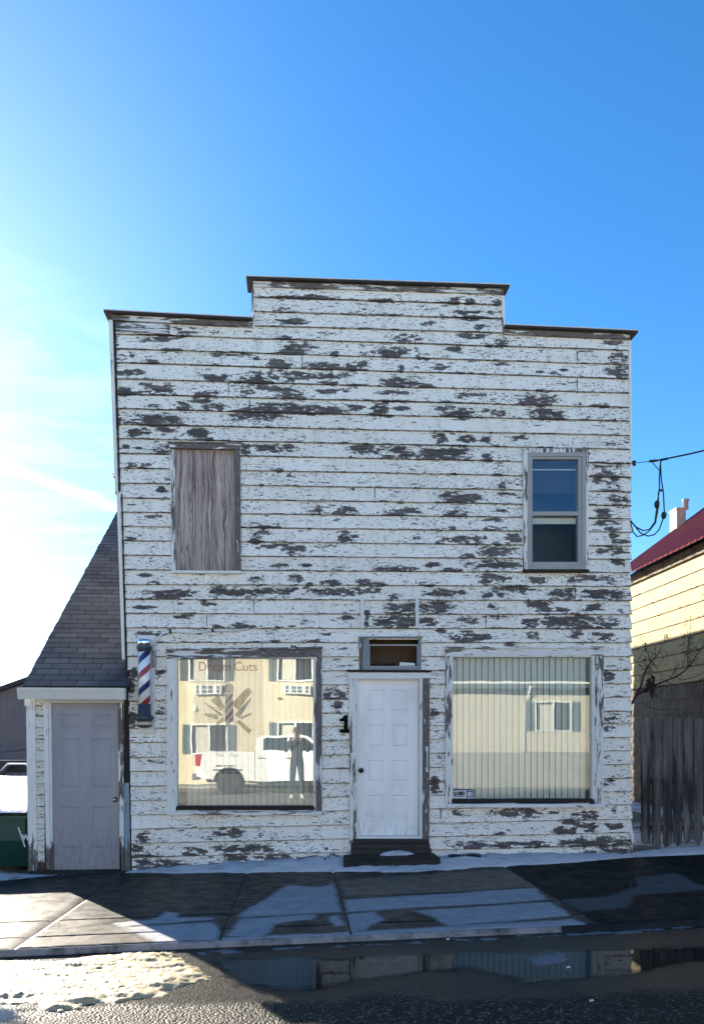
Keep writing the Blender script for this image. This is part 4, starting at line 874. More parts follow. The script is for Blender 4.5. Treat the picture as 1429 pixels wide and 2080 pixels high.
for pts in (((1333, 1331), (1341, 1318), (1348, 1303), (1351, 1294)), ((1331, 1333), (1329, 1320), (1327, 1312)), ((1320, 1345), (1316, 1330), (1311, 1319), (1309, 1308)), ((1396, 1356), (1395, 1335), (1397, 1300), (1392, 1262), (1389, 1248)), ((1398, 1352), (1399, 1310), (1401, 1255), (1400, 1248)),
            ((1392, 1361), (1402, 1340), (1410, 1322)), ((1370, 1376), (1385, 1381), (1405, 1377), (1425, 1368), (1440, 1355)), ((1352, 1383), (1366, 1392), (1380, 1398)), ((1312, 1356), (1304, 1360), (1296, 1348), (1293, 1340)), ((1328, 1338), (1337, 1326), (1339, 1313)), ((1360, 1379), (1368, 1362), (1372, 1352)), ((1305, 1432), (1330, 1440), (1350, 1442), (1375, 1440)), ((1322, 1343), (1331, 1352), (1331, 1365)), ((1310, 1362), (1322, 1352), (1330, 1349))):
    k = len(pts); m.tube([T(x, y, .75 + tw.uniform(-.1, .1)) for x, y in pts], [.006 * (1 - .6 * i / (k - 1)) for i in range(k)], 5)
for _ in range(240):
    x, y = tw.choice(((1316, 1350), (1330, 1335), (1400, 1330), (1310, 1370), (1340, 1388), (1396, 1300), (1360, 1375), (1300, 1395), (1420, 1310), (1375, 1365), (1325, 1360))); x += tw.uniform(-14, 14); y += tw.uniform(-16, 12); a = tw.uniform(0, 6.3); l = tw.uniform(5, 14)
    m.tube([T(x, y), T(x + l * math.cos(a), y + l * math.sin(a))], [.003, .0015], 4)
m.build('twigs', M['twig'], sh)
m = MB()
for _ in range(80):
    x, y = tw.gauss(1320, 6), tw.gauss(1392, 10); p = T(x, y, .75 + tw.uniform(-.1, .1)); s_ = tw.uniform(.012, .042); a = tw.uniform(0, 3)
    v = [Vector((math.cos(a) * s_, tw.uniform(-.02, .02), math.sin(a) * s_)), Vector((-math.sin(a) * s_ * .6, tw.uniform(-.02, .02), math.cos(a) * s_ * .6))]
    m.add([p - v[0], p + v[1], p + v[0], p - v[1]], [(0, 1, 2, 3)])
for x, y in ((1309, 1309), (1311, 1319), (1351, 1293)):
    for _ in range(8):
        p = T(x + tw.gauss(0, 2), y + tw.gauss(0, 2)); m.ell(p, (.012, .012, .01), 0, 6, 4)
m.build('dead_leaves', M['dark'], sh)

# ------------------------------------------------------------------ dumpster, trailer, brown building, far tree on the left
dx1 = -3.50; DY = .36; dz0 = zwall(-3.6) - .02
M['green'] = vary('dark_green_dumpster_paint', (.010, .058, .040), .45, .3, 4)
du = thing('dumpster', (-4.6, .9 + DY, dz0), 'dark green dumpster with a snow covered lid beside the lean-to', 'dumpster')
o_ = lambda pts: [(y + DY, z) for y, z in pts]
m = MB(); m.prismx(o_([(.02, dz0 + .06), (-.12, dz0 + .42), (-.12, dz0 + .76), (1.55, dz0 + 1.10), (1.55, dz0 + .06)]), -5.6, dx1); m.build('body', M['green'], du, .01)
m = MB(); m.prismx(o_([(-.17, dz0 + .70), (-.17, dz0 + .75), (.0, dz0 + .79), (.0, dz0 + .72)]), -5.65, dx1 + .03); m.build('rim', M['green'], du)
m = MB(); m.prismx(o_([(-.135, dz0 + .42), (-.15, dz0 + .42), (-.02, dz0 + .08), (0.0, dz0 + .08)]), -4.3, -4.2); m.build('rib', M['green'], du)
ld = MB(); ld.prismx(o_([(-.20, dz0 + .765), (-.20, dz0 + .785), (1.58, dz0 + 1.16), (1.58, dz0 + 1.135)]), -5.66, dx1 + .035); lid = ld.build('lid', M['black'], du, .004)
yf = -.123 + DY; mk = [at(*q_, yf) for q_ in ((36, 1680), (39, 1680), (53, 1720), (50, 1721))]
m = MB(); m.prism([(q_.x, q_.z) for q_ in mk], yf - .002, yf); m.build('stripe_mark', M['offwhite'], du)
q_ = at(45.5, 1706, yf); tl = text_mesh('letter_mark', 'W', .095, (q_.x, yf - .001, q_.z), M['offwhite'], du, .9, fat=.006)
for x, y in ((-5.5, .2), (dx1 - .15, .2), (-5.5, 1.4), (dx1 - .15, 1.4)):
    m = MB(); m.tube([(x, y + DY, dz0 + .07), (x, y + DY, dz0)], .05, 10); m.build('caster', M['black'], du)

TY = 10.0
t0, t1 = at(2, 1560, TY), at(52, 1556, TY); tz = at(25, 1553, TY).z; gz = at(25, 1601, TY).z
M['tyre'] = vary('black_tyre_rubber', (.013, .013, .014), .8, .3, 10)
tv = thing('utility_trailer', ((t0.x + t1.x) / 2, TY, gz), 'black tandem axle trailer standing behind the dumpster', 'trailer')
xc = (at(20, 1560, TY).x, at(44, 1560, TY).x); rr = (xc[1] - xc[0]) * .47
for x in xc:
    m = MB(); m.lathe((x, TY, gz + rr), [(rr * .6, 0), (rr * .95, .0), (rr, .03), (rr, .17), (rr * .95, .2), (rr * .6, .2)], 'Y', 28); w_ = m.build('wheel', M['tyre'], tv)
    m = MB(); m.lathe((x, TY + .01, gz + rr), [(0, .03), (rr * .3, .0), (rr * .55, .02), (rr * .62, .0), (rr * .62, .1)], 'Y', 24); m.build('rim', M['gunmetal'], w_)
m = MB(); xa, xb = t0.x - .06, t1.x + .25
m.prism([(xa, tz - .30), (xa + .25, tz - .02), (xb - .25, tz - .02), (xb, tz - .30), (xb - .05, tz - .30), (xb - .28, tz - .05), (xa + .28, tz - .05), (xa + .05, tz - .30)], TY - .03, TY + .26); m.build('fender', M['black'], tv)
m = MB(); m.prism([(xa + .05, tz - .16), (xa + .25, tz + .0), (xb - .25, tz + .0), (xb - .05, tz - .16), (xb - .22, tz + .03), (xa + .22, tz + .035)], TY - .03, TY + .26); sn_tr = m
m = MB(); m.box(xa - 1.5, xb + 2.0, TY + .28, TY + 1.9, tz - .22, tz - .1); m.box(xa - 1.5, xb + 2.0, TY + .27, TY + .33, tz - .1, tz + .1); m.build('bed', M['black'], tv)

BY = 18.0
b0 = at(0, 1406, BY); b1 = at(45, 1390, BY); slp = (b1.z - b0.z) / (b1.x - b0.x); bz = -.1
x0_, x1_ = b0.x - 9, -6.0
M['ribbed'] = NM('brown_ribbed_metal')
s = M['ribbed']; q_ = s.sep(s.pos()); rb_ = s.math('PINGPONG', s.math('MULTIPLY', q_[0], 1.0), .115); nn = s.noise(s.pos((.6, .6, 2)), 1.0, 4)
M['ribbed'] = s.fin(s.ramp(nn, [(.3, (.125, .095, .095)), (.7, (.165, .125, .125))]), .6, s.bump(s.step(rb_, .02, .05), .8, .02))
bb = thing('metal_shed_building', (-10, BY, bz), 'brown ribbed metal building with a low dark gable far behind the dumpster', 'building')
zr = lambda x: b0.z + slp * (x - b0.x)
pk = -7.5; m = MB(); m.prism([(x0_, bz), (x0_, zr(x0_)), (pk, zr(pk)), (pk + 6, zr(pk) - slp * 6), (pk + 6, bz)], BY, BY + 12); m.build('walls', M['ribbed'], bb)
m = MB(); m.prism([(x0_ - .3, zr(x0_ - .3)), (pk, zr(pk)), (pk + 6.3, zr(pk) - slp * 6.3), (pk + 6.3, zr(pk) - slp * 6.3 + .16), (pk, zr(pk) + .16), (x0_ - .3, zr(x0_ - .3) + .16)], BY - .25, BY + 12.2); m.build('roof', M['black'], bb)

def branch_tree(name, base, h, seed, label):
    e = thing(name, base, label, 'tree'); rg = random.Random(seed); tm = MB(); cm = MB()
    def grow(p, d, l, r, k, mb):
        pts = [p]; q = p
        for i in range(4):
            d = (d + Vector((rg.uniform(-.12, .12), rg.uniform(-.12, .12), .03))).normalized(); q = q + d * l / 4; pts.append(q)
        mb.tube(pts, [r * (1 - .12 * i) for i in range(5)], 6 if k < 2 else 4)
        if k < 5:
            for j in range(3 if k < 4 else 2):
                t = rg.choice((2, 3, 4)); dd = (d + Vector((rg.uniform(-.9, .9), rg.uniform(-.9, .9), rg.uniform(-.1, .5)))).normalized(); grow(pts[t], dd, l * rg.uniform(.55, .75), r * .5, k + 1, cm)
    grow(Vector(base), Vector((0, 0, 1)), h * .38, h * .022, 0, tm)
    tm.build('trunk', M['twig'], e); cm.build('crown', M['twig'], e)
tp = at(-12, 1600, 46); branch_tree('bare_tree', (tp.x, 46, -.2), 4.6, 4, 'bare winter tree far behind the brown metal building')
# ------------------------------------------------------------------ ground, pavement, street, snow, water
def snow_mat(name, col=(.80, .82, .86), dirt=.35, warm=0.0):
    s = NM(name); p = s.pos(); a = s.noise(p, 3.0, 6, .65); b = s.noise(p, 26, 5, .7); c = s.noise(p, 140, 3)
    d = s.noise(s.pos((2, 5, 5), (3, 1, 0)), 1.5, 5, .7)
    cc = s.mix(s.math('MULTIPLY', s.step(d, .52, .70), dirt), col, (.20, .17, .14))
    sp = s.step(s.noise(p, 60, 4, .75), .66, .72); cc = s.mix(s.math('MULTIPLY', sp, dirt), cc, (.07, .06, .05))
    h = s.math('ADD', s.math('ADD', s.math('MULTIPLY', a, .8), s.math('MULTIPLY', b, .6)), s.math('MULTIPLY', c, .12))
    s.b.inputs['Subsurface Weight'].default_value = .0
    return s.fin(cc, .55, s.bump(h, .6, .02), 0, .35)
M['snow'] = snow_mat('old_dirty_snow'); M['snow_clean'] = snow_mat('clean_snow', (.84, .86, .90), .06); M['slush'] = snow_mat('yellowed_street_ice', (.43, .345, .205), .9)
sn_tr.build('snow_cap', M['snow_clean'], tv)
m = MB(); n = 14; vs = []; fs = []
for i in range(n + 1):
    for j in range(n + 1):
        x = -5.64 + (dx1 + .02 + 5.64) * i / n; y = -.19 + DY + 1.75 * j / n; e_ = min(i, n - i, j, n - j); h = (.0 if e_ == 0 else .035) + .02 * fbm(x * 2, y * 2) * (e_ > 0)
        vs.append((x, y, dz0 + .788 + (y - DY + .20) * .2107 + h))
for i in range(n):
    for j in range(n): o = i * (n + 1) + j; fs.append((o, o + n + 1, o + n + 2, o + 1))
m.add(vs, fs, 0, True); m.build('snow_layer', M['snow_clean'], lid)

s = NM('winter_ground'); a = s.noise(s.pos(), .35, 6, .6); b = s.noise(s.pos(), 5, 5, .65)
f = s.step(s.math('ADD', a, s.math('MULTIPLY', b, .3)), .55, .72); g = s.ramp(b, [(.3, (.07, .055, .04)), (.7, (.16, .13, .09))])
M['ground'] = s.fin(s.mix(f, (.78, .80, .84), g), .8, s.bump(b, .7, .05))
def gridsheet(name, x0, x1, y0, y1, nx, ny, zf, mat, kind='structure', fx=None):
    m = MB(); vs = []; fs = []
    for i in range(nx + 1):
        for j in range(ny + 1):
            x = x0 + (x1 - x0) * i / nx; y = y0 + (y1 - y0) * j / ny
            vs.append((x, y, zf(x, y)))
    for i in range(nx):
        for j in range(ny): o = i * (ny + 1) + j; fs.append((o, o + ny + 1, o + ny + 2, o + 1))
    m.add(vs, fs, 0, True); o = m.build(name, mat); o['kind'] = kind; return o
gridsheet('ground', -500, 500, -500, 500, 4, 4, lambda x, y: -.62, M['ground'])
gridsheet('yard', -60, 60, -.001, 70, 120, 70, lambda x, y: (zwall(x) - .012) + (.05 * fbm(x * .4, y * .4) if y > .2 else 0) - .03 * min(1, max(0, y)), M['ground'])

# pavement slabs: dry / wet patches are read from the photograph
DRY = [[(481, 1864), (488, 1854), (551, 1819), (569, 1805), (586, 1797), (632, 1801), (660, 1800), (679, 1792), (683, 1805), (693, 1853)],
       [(458, 1903), (487, 1866), (642, 1857), (640, 1868), (600, 1870), (560, 1878), (548, 1893), (535, 1903)],
       [(697, 1828), (1085, 1803), (1114, 1828), (701, 1853)],
       [(703, 1857), (760, 1851), (782, 1868), (748, 1884), (745, 1890), (708, 1892)], [(835, 1850), (1118, 1831), (1162, 1861), (905, 1882), (880, 1862)],
       [(660, 1862), (690, 1858), (704, 1880), (675, 1885)],
       [(447, 1905), (700, 1893), (1162, 1866), (1202, 1880), (1000, 1893), (700, 1906), (445, 1918)],
       [(1130, 1827), (1181, 1852), (1272, 1844), (1293, 1818), (1440, 1807), (1370, 1772), (1285, 1783), (1293, 1798), (1233, 1820)],
       [(224, 1875), (308, 1868), (336, 1852), (360, 1854), (367, 1864), (437, 1863), (437, 1868), (245, 1882)],
       [(252, 1883), (434, 1873), (451, 1889), (444, 1908), (315, 1914)],
       [(300, 1917), (445, 1909), (443, 1919), (330, 1927)]]
HALF = [[(690, 1787), (1048, 1764), (1083, 1801), (697, 1824)], [(-60, 1868), (60, 1864), (170, 1884), (-60, 1894)],
        [(-60, 1826), (130, 1832), (215, 1873), (150, 1884), (60, 1868), (-60, 1872)], [(-60, 1896), (120, 1886), (250, 1880), (330, 1915), (180, 1924), (-60, 1931)]]
def inpoly(x, y, pl):
    c = False; n = len(pl); j = n - 1
    for i in range(n):
        xi, yi = pl[i]; xj, yj = pl[j]
        if (yi > y) != (yj > y) and x < (xj - xi) * (y - yi) / (yj - yi) + xi: c = not c
        j = i
    return c
def polydist(x, y, pl):
    d = 1e9; n = len(pl)
    for i in range(n):
        ax, ay = pl[i]; bx, by = pl[(i + 1) % n]; vx, vy = bx - ax, by - ay; t = max(0, min(1, ((x - ax) * vx + (y - ay) * vy) / (vx * vx + vy * vy + 1e-12)))
        d = min(d, math.hypot(x - ax - vx * t, y - ay - vy * t))
    return d
DRYW = [[(p.x, p.y) for p in (atw(*v) for v in pl)] for pl in DRY]; HALFW = [[(p.x, p.y) for p in (atw(*v) for v in pl)] for pl in HALF]
def sdf(x, y, pls):
    best = -1.0
    for pl in pls:
        xs = [v[0] for v in pl]; ys = [v[1] for v in pl]
        if x < min(xs) - .3 or x > max(xs) + .3 or y < min(ys) - .3 or y > max(ys) + .3: continue
        d = polydist(x, y, pl); best = max(best, d if inpoly(x, y, pl) else -d)
    return best
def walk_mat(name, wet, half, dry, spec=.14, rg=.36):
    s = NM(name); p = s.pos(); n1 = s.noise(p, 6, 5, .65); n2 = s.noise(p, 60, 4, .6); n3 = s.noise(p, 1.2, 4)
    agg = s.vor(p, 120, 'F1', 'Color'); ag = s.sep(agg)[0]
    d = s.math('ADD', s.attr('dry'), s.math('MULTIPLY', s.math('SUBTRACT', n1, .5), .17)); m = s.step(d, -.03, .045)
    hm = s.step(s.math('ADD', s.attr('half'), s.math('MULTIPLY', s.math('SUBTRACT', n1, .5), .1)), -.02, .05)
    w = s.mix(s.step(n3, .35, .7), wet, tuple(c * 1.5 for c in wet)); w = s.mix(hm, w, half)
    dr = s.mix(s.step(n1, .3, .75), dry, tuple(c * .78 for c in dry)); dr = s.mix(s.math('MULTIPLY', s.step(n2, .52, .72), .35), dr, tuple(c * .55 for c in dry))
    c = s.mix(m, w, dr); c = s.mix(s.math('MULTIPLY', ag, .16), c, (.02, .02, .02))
    ln = s.noise(s.pos((3, 26, 3)), 1.0, 4); c = s.mix(s.math('MULTIPLY', s.step(ln, .55, .75), .22), c, (.03, .03, .03))
    rough = s.math('ADD', s.math('MULTIPLY', m, .42), s.step(n1, .3, .7, rg, rg + .19))
    h = s.math('ADD', s.math('MULTIPLY', n2, .6), s.math('MULTIPLY', ag, .5))
    return s.fin(c, rough, s.bump(h, .32, .004), 0, spec)
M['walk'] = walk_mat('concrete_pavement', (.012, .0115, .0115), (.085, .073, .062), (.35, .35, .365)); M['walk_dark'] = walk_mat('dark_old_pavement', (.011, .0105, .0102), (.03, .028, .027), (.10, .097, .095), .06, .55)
JX = [-14, -9.0, -5.2, -2.17, -.615, .445, 2.60, 6.5, 10.5, 16]
JT = [0.02, .573, .73, .905, 1.0]                                     # long joints as a share of the depth
def slab(x0, x1, t0, t1, mat, m):
    w = x1 - x0; nx = max(2, int(w / .022)) if -3.2 < x0 and x1 < 5 else max(2, int(w / .06)); ny = max(2, int((t1 - t0) * 3.6 / .022)); vs = []; fs = []
    for a in ('dry', 'half'): m.at.setdefault(a, [])
    g = .007
    for i in range(nx + 1):
        for j in range(ny + 1):
            x = x0 + g + (w - 2 * g) * i / nx; t = t0 + (t1 - t0) * j / ny; yc = ycurb(x)
            y = yc * t; y += g * (j == 0) * -1 + g * (j == ny)
            z = zwalk(x, y); e = min(i, nx - i, j, ny - j)
            if e == 0: z -= .010
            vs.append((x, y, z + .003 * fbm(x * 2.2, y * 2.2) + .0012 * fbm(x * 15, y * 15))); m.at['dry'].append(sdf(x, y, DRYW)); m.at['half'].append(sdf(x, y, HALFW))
    for i in range(nx):
        for j in range(ny): o = i * (ny + 1) + j; fs.append((o, o + 1, o + ny + 2, o + ny + 1))
    m.add(vs, fs, 0, True)
mA, mB = MB(), MB()
for i in range(len(JX) - 1):
    if JX[i] >= 2.55: slab(JX[i], JX[i + 1], .02, 1.0, 0, mB)
    elif JX[i] == .445:
        for t0, t1 in zip(JT[:-1], JT[1:]): slab(JX[i], JX[i + 1], t0, t1, 0, mA)
    else:
        for t0, t1 in ((.02, .745), (.745, .905), (.905, 1.0)): slab(JX[i], JX[i + 1], t0, t1, 0, mA)
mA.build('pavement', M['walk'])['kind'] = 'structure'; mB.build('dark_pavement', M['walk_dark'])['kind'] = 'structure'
M['joint'] = vary('wet_joint_dirt', (.012, .011, .010), .8, .4, 9)
o = gridsheet('pavement_bed', -14, 16, 0, 1, 60, 8, lambda x, y: 0, M['joint'])
for v in o.data.vertices:
    x, t = v.co.x, v.co.y; y = ycurb(x) * t * .998; v.co = (x, y, zwalk(x, y) - .014)
# kerb face
m = MB(); n = 120; vs = []; fs = []
for i in range(n + 1):
    x = -14 + 30 * i / n; yc = ycurb(x); j = .006 * fbm(x * 3, 1)
    for dy, z in ((.0, CURB - .008), (-.012, CURB - .004), (-.028, CURB - .016), (-.04 + j, -.05)): vs.append((x, yc + dy, z))
for i in range(n):
    for k in range(3): fs.append((i * 4 + k, i * 4 + k + 1, i * 4 + k + 5, i * 4 + k + 4))
m.add(vs, fs, 0, True); m.at = {'dry': [.018 if v[0] < 2.5 else -1 for v in m.v], 'half': [-1.0] * len(m.v)}
m.build('kerb', M['walk'])['kind'] = 'structure'

# street
def street_mat():
    s = NM('chip_seal_street'); p = s.pos(); q_ = s.sep(p)
    v1 = s.vor(p, 62, 'F1', 'Color'); vd = s.vor(p, 62, 'F1', 'Distance'); v2 = s.vor(p, 130, 'F1', 'Color'); n1 = s.noise(p, 1.6, 5, .6); n2 = s.noise(p, 9, 5)
    r1 = s.sep(v1)[0]; r2 = s.sep(v2)[1]
    v = s.math('ADD', s.math('MULTIPLY', r1, .7), s.math('MULTIPLY', r2, .3))
    c = s.ramp(v, [(.15, (.004, .004, .004)), (.58, (.014, .013, .0125)), (.80, (.05, .046, .041)), (.95, (.30, .27, .23))])
    near = s.math('ADD', s.math('SUBTRACT', s.math('MULTIPLY', q_[0], .0), q_[1]), s.math('MULTIPLY', s.math('SUBTRACT', n1, .5), .9))     # -y grows towards the viewer
    wet = s.step(near, 5.05, 4.75); far = s.step(near, 7.2, 9.0)
    c = s.mix(s.math('MULTIPLY', far, .75), c, s.ramp(n2, [(.3, (.30, .29, .27)), (.7, (.44, .42, .39))]))  # dry far half, paled further to bounce more light onto the storefront
    film = s.mix(s.step(n2, .35, .7), (.011, .0095, .008), (.024, .020, .016))
    c = s.mix(s.math('MULTIPLY', wet, .88), c, film)
    crw = s.n('ShaderNodeVectorMath', operation='MULTIPLY_ADD'); s.put(crw.inputs[0], s.noise(p, 3.0, 4, .6, 0, 1)); crw.inputs[1].default_value = (.35, .35, 0); s.put(crw.inputs[2], p)
    cr = s.math('MULTIPLY', s.step(s.vor(crw.outputs[0], .75, 'DISTANCE_TO_EDGE'), .012, .004), s.step(n1, .42, .56)); c = s.mix(s.math('MULTIPLY', cr, .85), c, (.004, .004, .004))
    pt = s.noise(p, .55, 3); c = s.mix(s.math('MULTIPLY', s.step(pt, .46, .60), .35), c, (.012, .011, .010)); c = s.mix(s.math('MULTIPLY', s.math('MULTIPLY', s.step(n2, .52, .75), s.math('SUBTRACT', 1.0, wet)), .25), c, (.05, .045, .04))
    h = s.math('MULTIPLY', s.math('ADD', s.math('MULTIPLY', s.math('SUBTRACT', 1.0, vd), 1.0), s.math('MULTIPLY', r1, .9)), s.math('SUBTRACT', 1.0, s.math('MULTIPLY', wet, .82)))
    return s.fin(c, s.math('ADD', .6, s.math('MULTIPLY', wet, -.20)), s.bump(h, 1.0, .012), 0, .16)
M['street'] = street_mat()
def zst(x, y):
    b = 0.0
    if y < -10.8: b = -.36 * min(1, (-10.8 - y) / 5.0)
    return b
m = MB(); vs = []; fs = []; xs = [-70, -40, -25] + [-14 + i * .5 for i in range(61)] + [25, 40, 70]; ts = [0, .3, .6, 1, 1.6, 2.4, 3.5, 5, 6.2, 7.1, 8, 9, 10, 11, 12.2, 13.5, 15]
for x in xs:
    y0 = ycurb(max(-14, min(16, x))) - .02
    for t in ts: y = y0 - t; vs.append((x, y, zst(x, y)))
k = len(ts)
for i in range(len(xs) - 1):
    for j in range(k - 1): o = i * k + j; fs.append((o, o + 1, o + k + 1, o + k))
m.add(vs, fs, 0, True); m.build('street', M['street'])['kind'] = 'structure'
# puddle: thin sheet of still melt water
def sheet_px(name, pts, mat, z, dens, rag=.02, hf=None):
    """flat sheet inside a pixel outline on the street, ragged edge, optional height"""
    pl = [(p.x, p.y) for p in (atz(x, y, 0.0) for x, y in pts)]
    xs = [p[0] for p in pl]; ys = [p[1] for p in pl]; x0, x1, y0, y1 = min(xs) - .1, max(xs) + .1, min(ys) - .1, max(ys) + .1
    nx, ny = int((x1 - x0) / dens) + 1, int((y1 - y0) / dens) + 1; idx = {}; m = MB(); vs = []; fs = []; dd = {}; ed = []
    for i in range(nx + 1):
        for j in range(ny + 1):
            x, y = x0 + dens * i, y0 + dens * j; d = polydist(x, y, pl) * (1 if inpoly(x, y, pl) else -1) + rag * fbm(x * 4.3, y * 7, 2) + rag * .5 * fbm(x * 17, y * 23, 1)
            dd[i, j] = d
    def vid(i, j):
        if (i, j) not in idx:
            x, y = x0 + dens * i, y0 + dens * j; idx[i, j] = len(vs); vs.append((x, y, z + (hf(x, y, dd[i, j]) if hf else 0))); ed.append(dd[i, j])
        return idx[i, j]
    for i in range(nx):
        for j in range(ny):
            if max(dd[i, j], dd[i + 1, j], dd[i, j + 1], dd[i + 1, j + 1]) > 0: fs.append((vid(i, j), vid(i + 1, j), vid(i + 1, j + 1), vid(i, j + 1)))
    m.add(vs, fs, 0, True); m.at['edge'] = ed; return m.build(name, mat)
def water():
    s = NM('melt_water'); n = s.noise(s.pos((2.5, 2.5, 2.5)), 1.0, 3); n2 = s.noise(s.pos((40, 40, 40)), 1.0, 2)
    c = s.ramp(n, [(.3, (.007, .0065, .006)), (.7, (.016, .015, .013))])
    s.b.inputs['IOR'].default_value = 1.33
    tr = s.n('ShaderNodeBsdfTransparent'); mx = s.n('ShaderNodeMixShader'); s.put(mx.inputs[0], s.step(s.math('ADD', s.attr('edge'), s.math('MULTIPLY', s.math('SUBTRACT', s.noise(s.pos((9, 16, 9)), 1.0, 5, .65), .5), .22)), .0, .13))
    s.t.links.new(tr.outputs[0], mx.inputs[1]); s.t.links.new(s.b.outputs[0], mx.inputs[2]); s.t.links.new(mx.outputs[0], s.out.inputs[0])
    return s.fin(c, s.step(n, .35, .7, .015, .06), s.bump(s.math('ADD', n, s.math('MULTIPLY', n2, .06)), .02, .01), 0, .20)
M['water'] = water()
o = sheet_px('puddle', [(420, 1944), (700, 1941), (960, 1932), (1250, 1926), (1600, 1916), (1600, 1935), (1440, 1955), (1290, 1984), (1180, 1996), (1080, 2006), (1000, 1988), (950, 1973), (830, 1984), (720, 2003), (590, 2021), (470, 2004), (430, 1975)], M['water'], .004, .025, .06); o['kind'] = 'structure'
o = sheet_px('puddle', [(-80, 2040), (60, 2043), (80, 2050), (55, 2062), (75, 2090), (-80, 2090)], M['water'], .004, .03, .02); o['kind'] = 'structure'
# snow and ice
def lump(x, y, d):
    e = max(0.0, min(1.0, d / .14)); return -.02 + e ** .6 * (  .040 + .016 * fbm(x * 1.0, y * 5.0, 1) + .008 * fbm(x * 4, y * 24, 4) + .008 * abs(fbm(x * 13, y * 60, 7)) + .006 * fbm(x * 45, y * 70, 9))
o = sheet_px('street_ice', [(-140, 1950), (90, 1950), (330, 1932), (348, 1932), (400, 1962), (432, 1972), (426, 1990), (372, 2003), (345, 2025), (250, 2036), (150, 2053), (95, 2056), (70, 2042), (-140, 2046)], M['slush'], .004, .016, .07, lump); o['kind'] = 'stuff'
o['label'] = 'sunlit yellowish lumpy ice and snow along the kerb'; o['category'] = 'ice'
def thin(x, y, d): return -.012 + min(1, max(0, d / .07)) * (.013 + .006 * fbm(x * 7, y * 12, 3))
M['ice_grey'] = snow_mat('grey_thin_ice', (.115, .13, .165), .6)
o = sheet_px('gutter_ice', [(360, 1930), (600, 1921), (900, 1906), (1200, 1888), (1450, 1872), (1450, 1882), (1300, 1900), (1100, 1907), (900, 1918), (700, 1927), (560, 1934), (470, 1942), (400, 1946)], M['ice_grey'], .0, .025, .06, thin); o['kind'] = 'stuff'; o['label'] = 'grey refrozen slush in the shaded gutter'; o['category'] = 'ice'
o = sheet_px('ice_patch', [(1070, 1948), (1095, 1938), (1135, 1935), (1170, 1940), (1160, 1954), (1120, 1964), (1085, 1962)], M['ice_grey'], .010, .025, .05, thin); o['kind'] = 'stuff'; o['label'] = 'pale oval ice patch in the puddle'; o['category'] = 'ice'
def bank(name, rows, mat, label):
    """snow lying along a wall: rows of (X, depth, height)"""
    m = MB(); vs = []; fs = []; n = 150; k = 16; xs = [r[0] for r in rows]
    for i in range(n + 1):
        x = xs[0] + (xs[-1] - xs[0]) * i / n; dp = np.interp(x, xs, [r[1] for r in rows]); hh = np.interp(x, xs, [r[2] for r in rows]); y0 = np.interp(x, xs, [r[3] for r in rows])
        dp *= 1 + .16 * fbm(x * 2.4, 3) + .06 * fbm(x * 9, 5)
        for j in range(k + 1):
            t = j / k; y = y0 - dp * t; prof = (1 - t ** 2.2) ** .8 if t < 1 else 0
            z = zwalk(x, y) - .012 + (hh + .012) * prof * (1 + .30 * fbm(x * 5, t * 3, 2)) + .010 * fbm(x * 16, y * 18, 4) * min(1, (1 - t) * 4)
            vs.append((x, y, z - .02 * (t == 1)))
    for i in range(n):
        for j in range(k): o = i * (k + 1) + j; fs.append((o, o + 1, o + k + 2, o + k + 1))
    m.add(vs, fs, 0, True); b = m.build(name, mat); tag(b, label, 'snow', kind='stuff'); return b
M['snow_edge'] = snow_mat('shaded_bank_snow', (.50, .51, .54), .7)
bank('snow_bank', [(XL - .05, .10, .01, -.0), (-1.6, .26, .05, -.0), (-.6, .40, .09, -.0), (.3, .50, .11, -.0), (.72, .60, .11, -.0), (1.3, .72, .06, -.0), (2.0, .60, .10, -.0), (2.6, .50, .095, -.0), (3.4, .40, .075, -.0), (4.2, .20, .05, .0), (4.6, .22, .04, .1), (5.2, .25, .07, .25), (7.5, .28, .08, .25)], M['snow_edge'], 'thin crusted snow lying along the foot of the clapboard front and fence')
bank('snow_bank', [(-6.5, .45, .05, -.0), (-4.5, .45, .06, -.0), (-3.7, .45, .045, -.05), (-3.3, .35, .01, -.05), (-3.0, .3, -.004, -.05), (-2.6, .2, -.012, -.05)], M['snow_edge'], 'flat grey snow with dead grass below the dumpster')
lmp = MB(); p = atw(803, 1742); zt_ = at(803, 1733, -.16).z
vs = []; fs = []; n = 18
for i in range(n + 1):
    for j in range(9):
        a = i / n * 2 - 1; b = j / 8 * 2 - 1; r_ = a * a + b * b; vs.append((at(803, 1735).x + a * .23, -.17 + b * .06, zt_ - .02 + .055 * max(0, 1 - r_) ** .7 + .006 * fbm(a * 3, b * 3)))
for i in range(n):
    for j in range(8): o = i * 9 + j; fs.append((o, o + 9, o + 10, o + 1))
lmp.add(vs, fs, 0, True); tag(lmp.build('snow_lump', M['snow_edge']), 'small lump of snow on the dark mat below the door', 'snow')
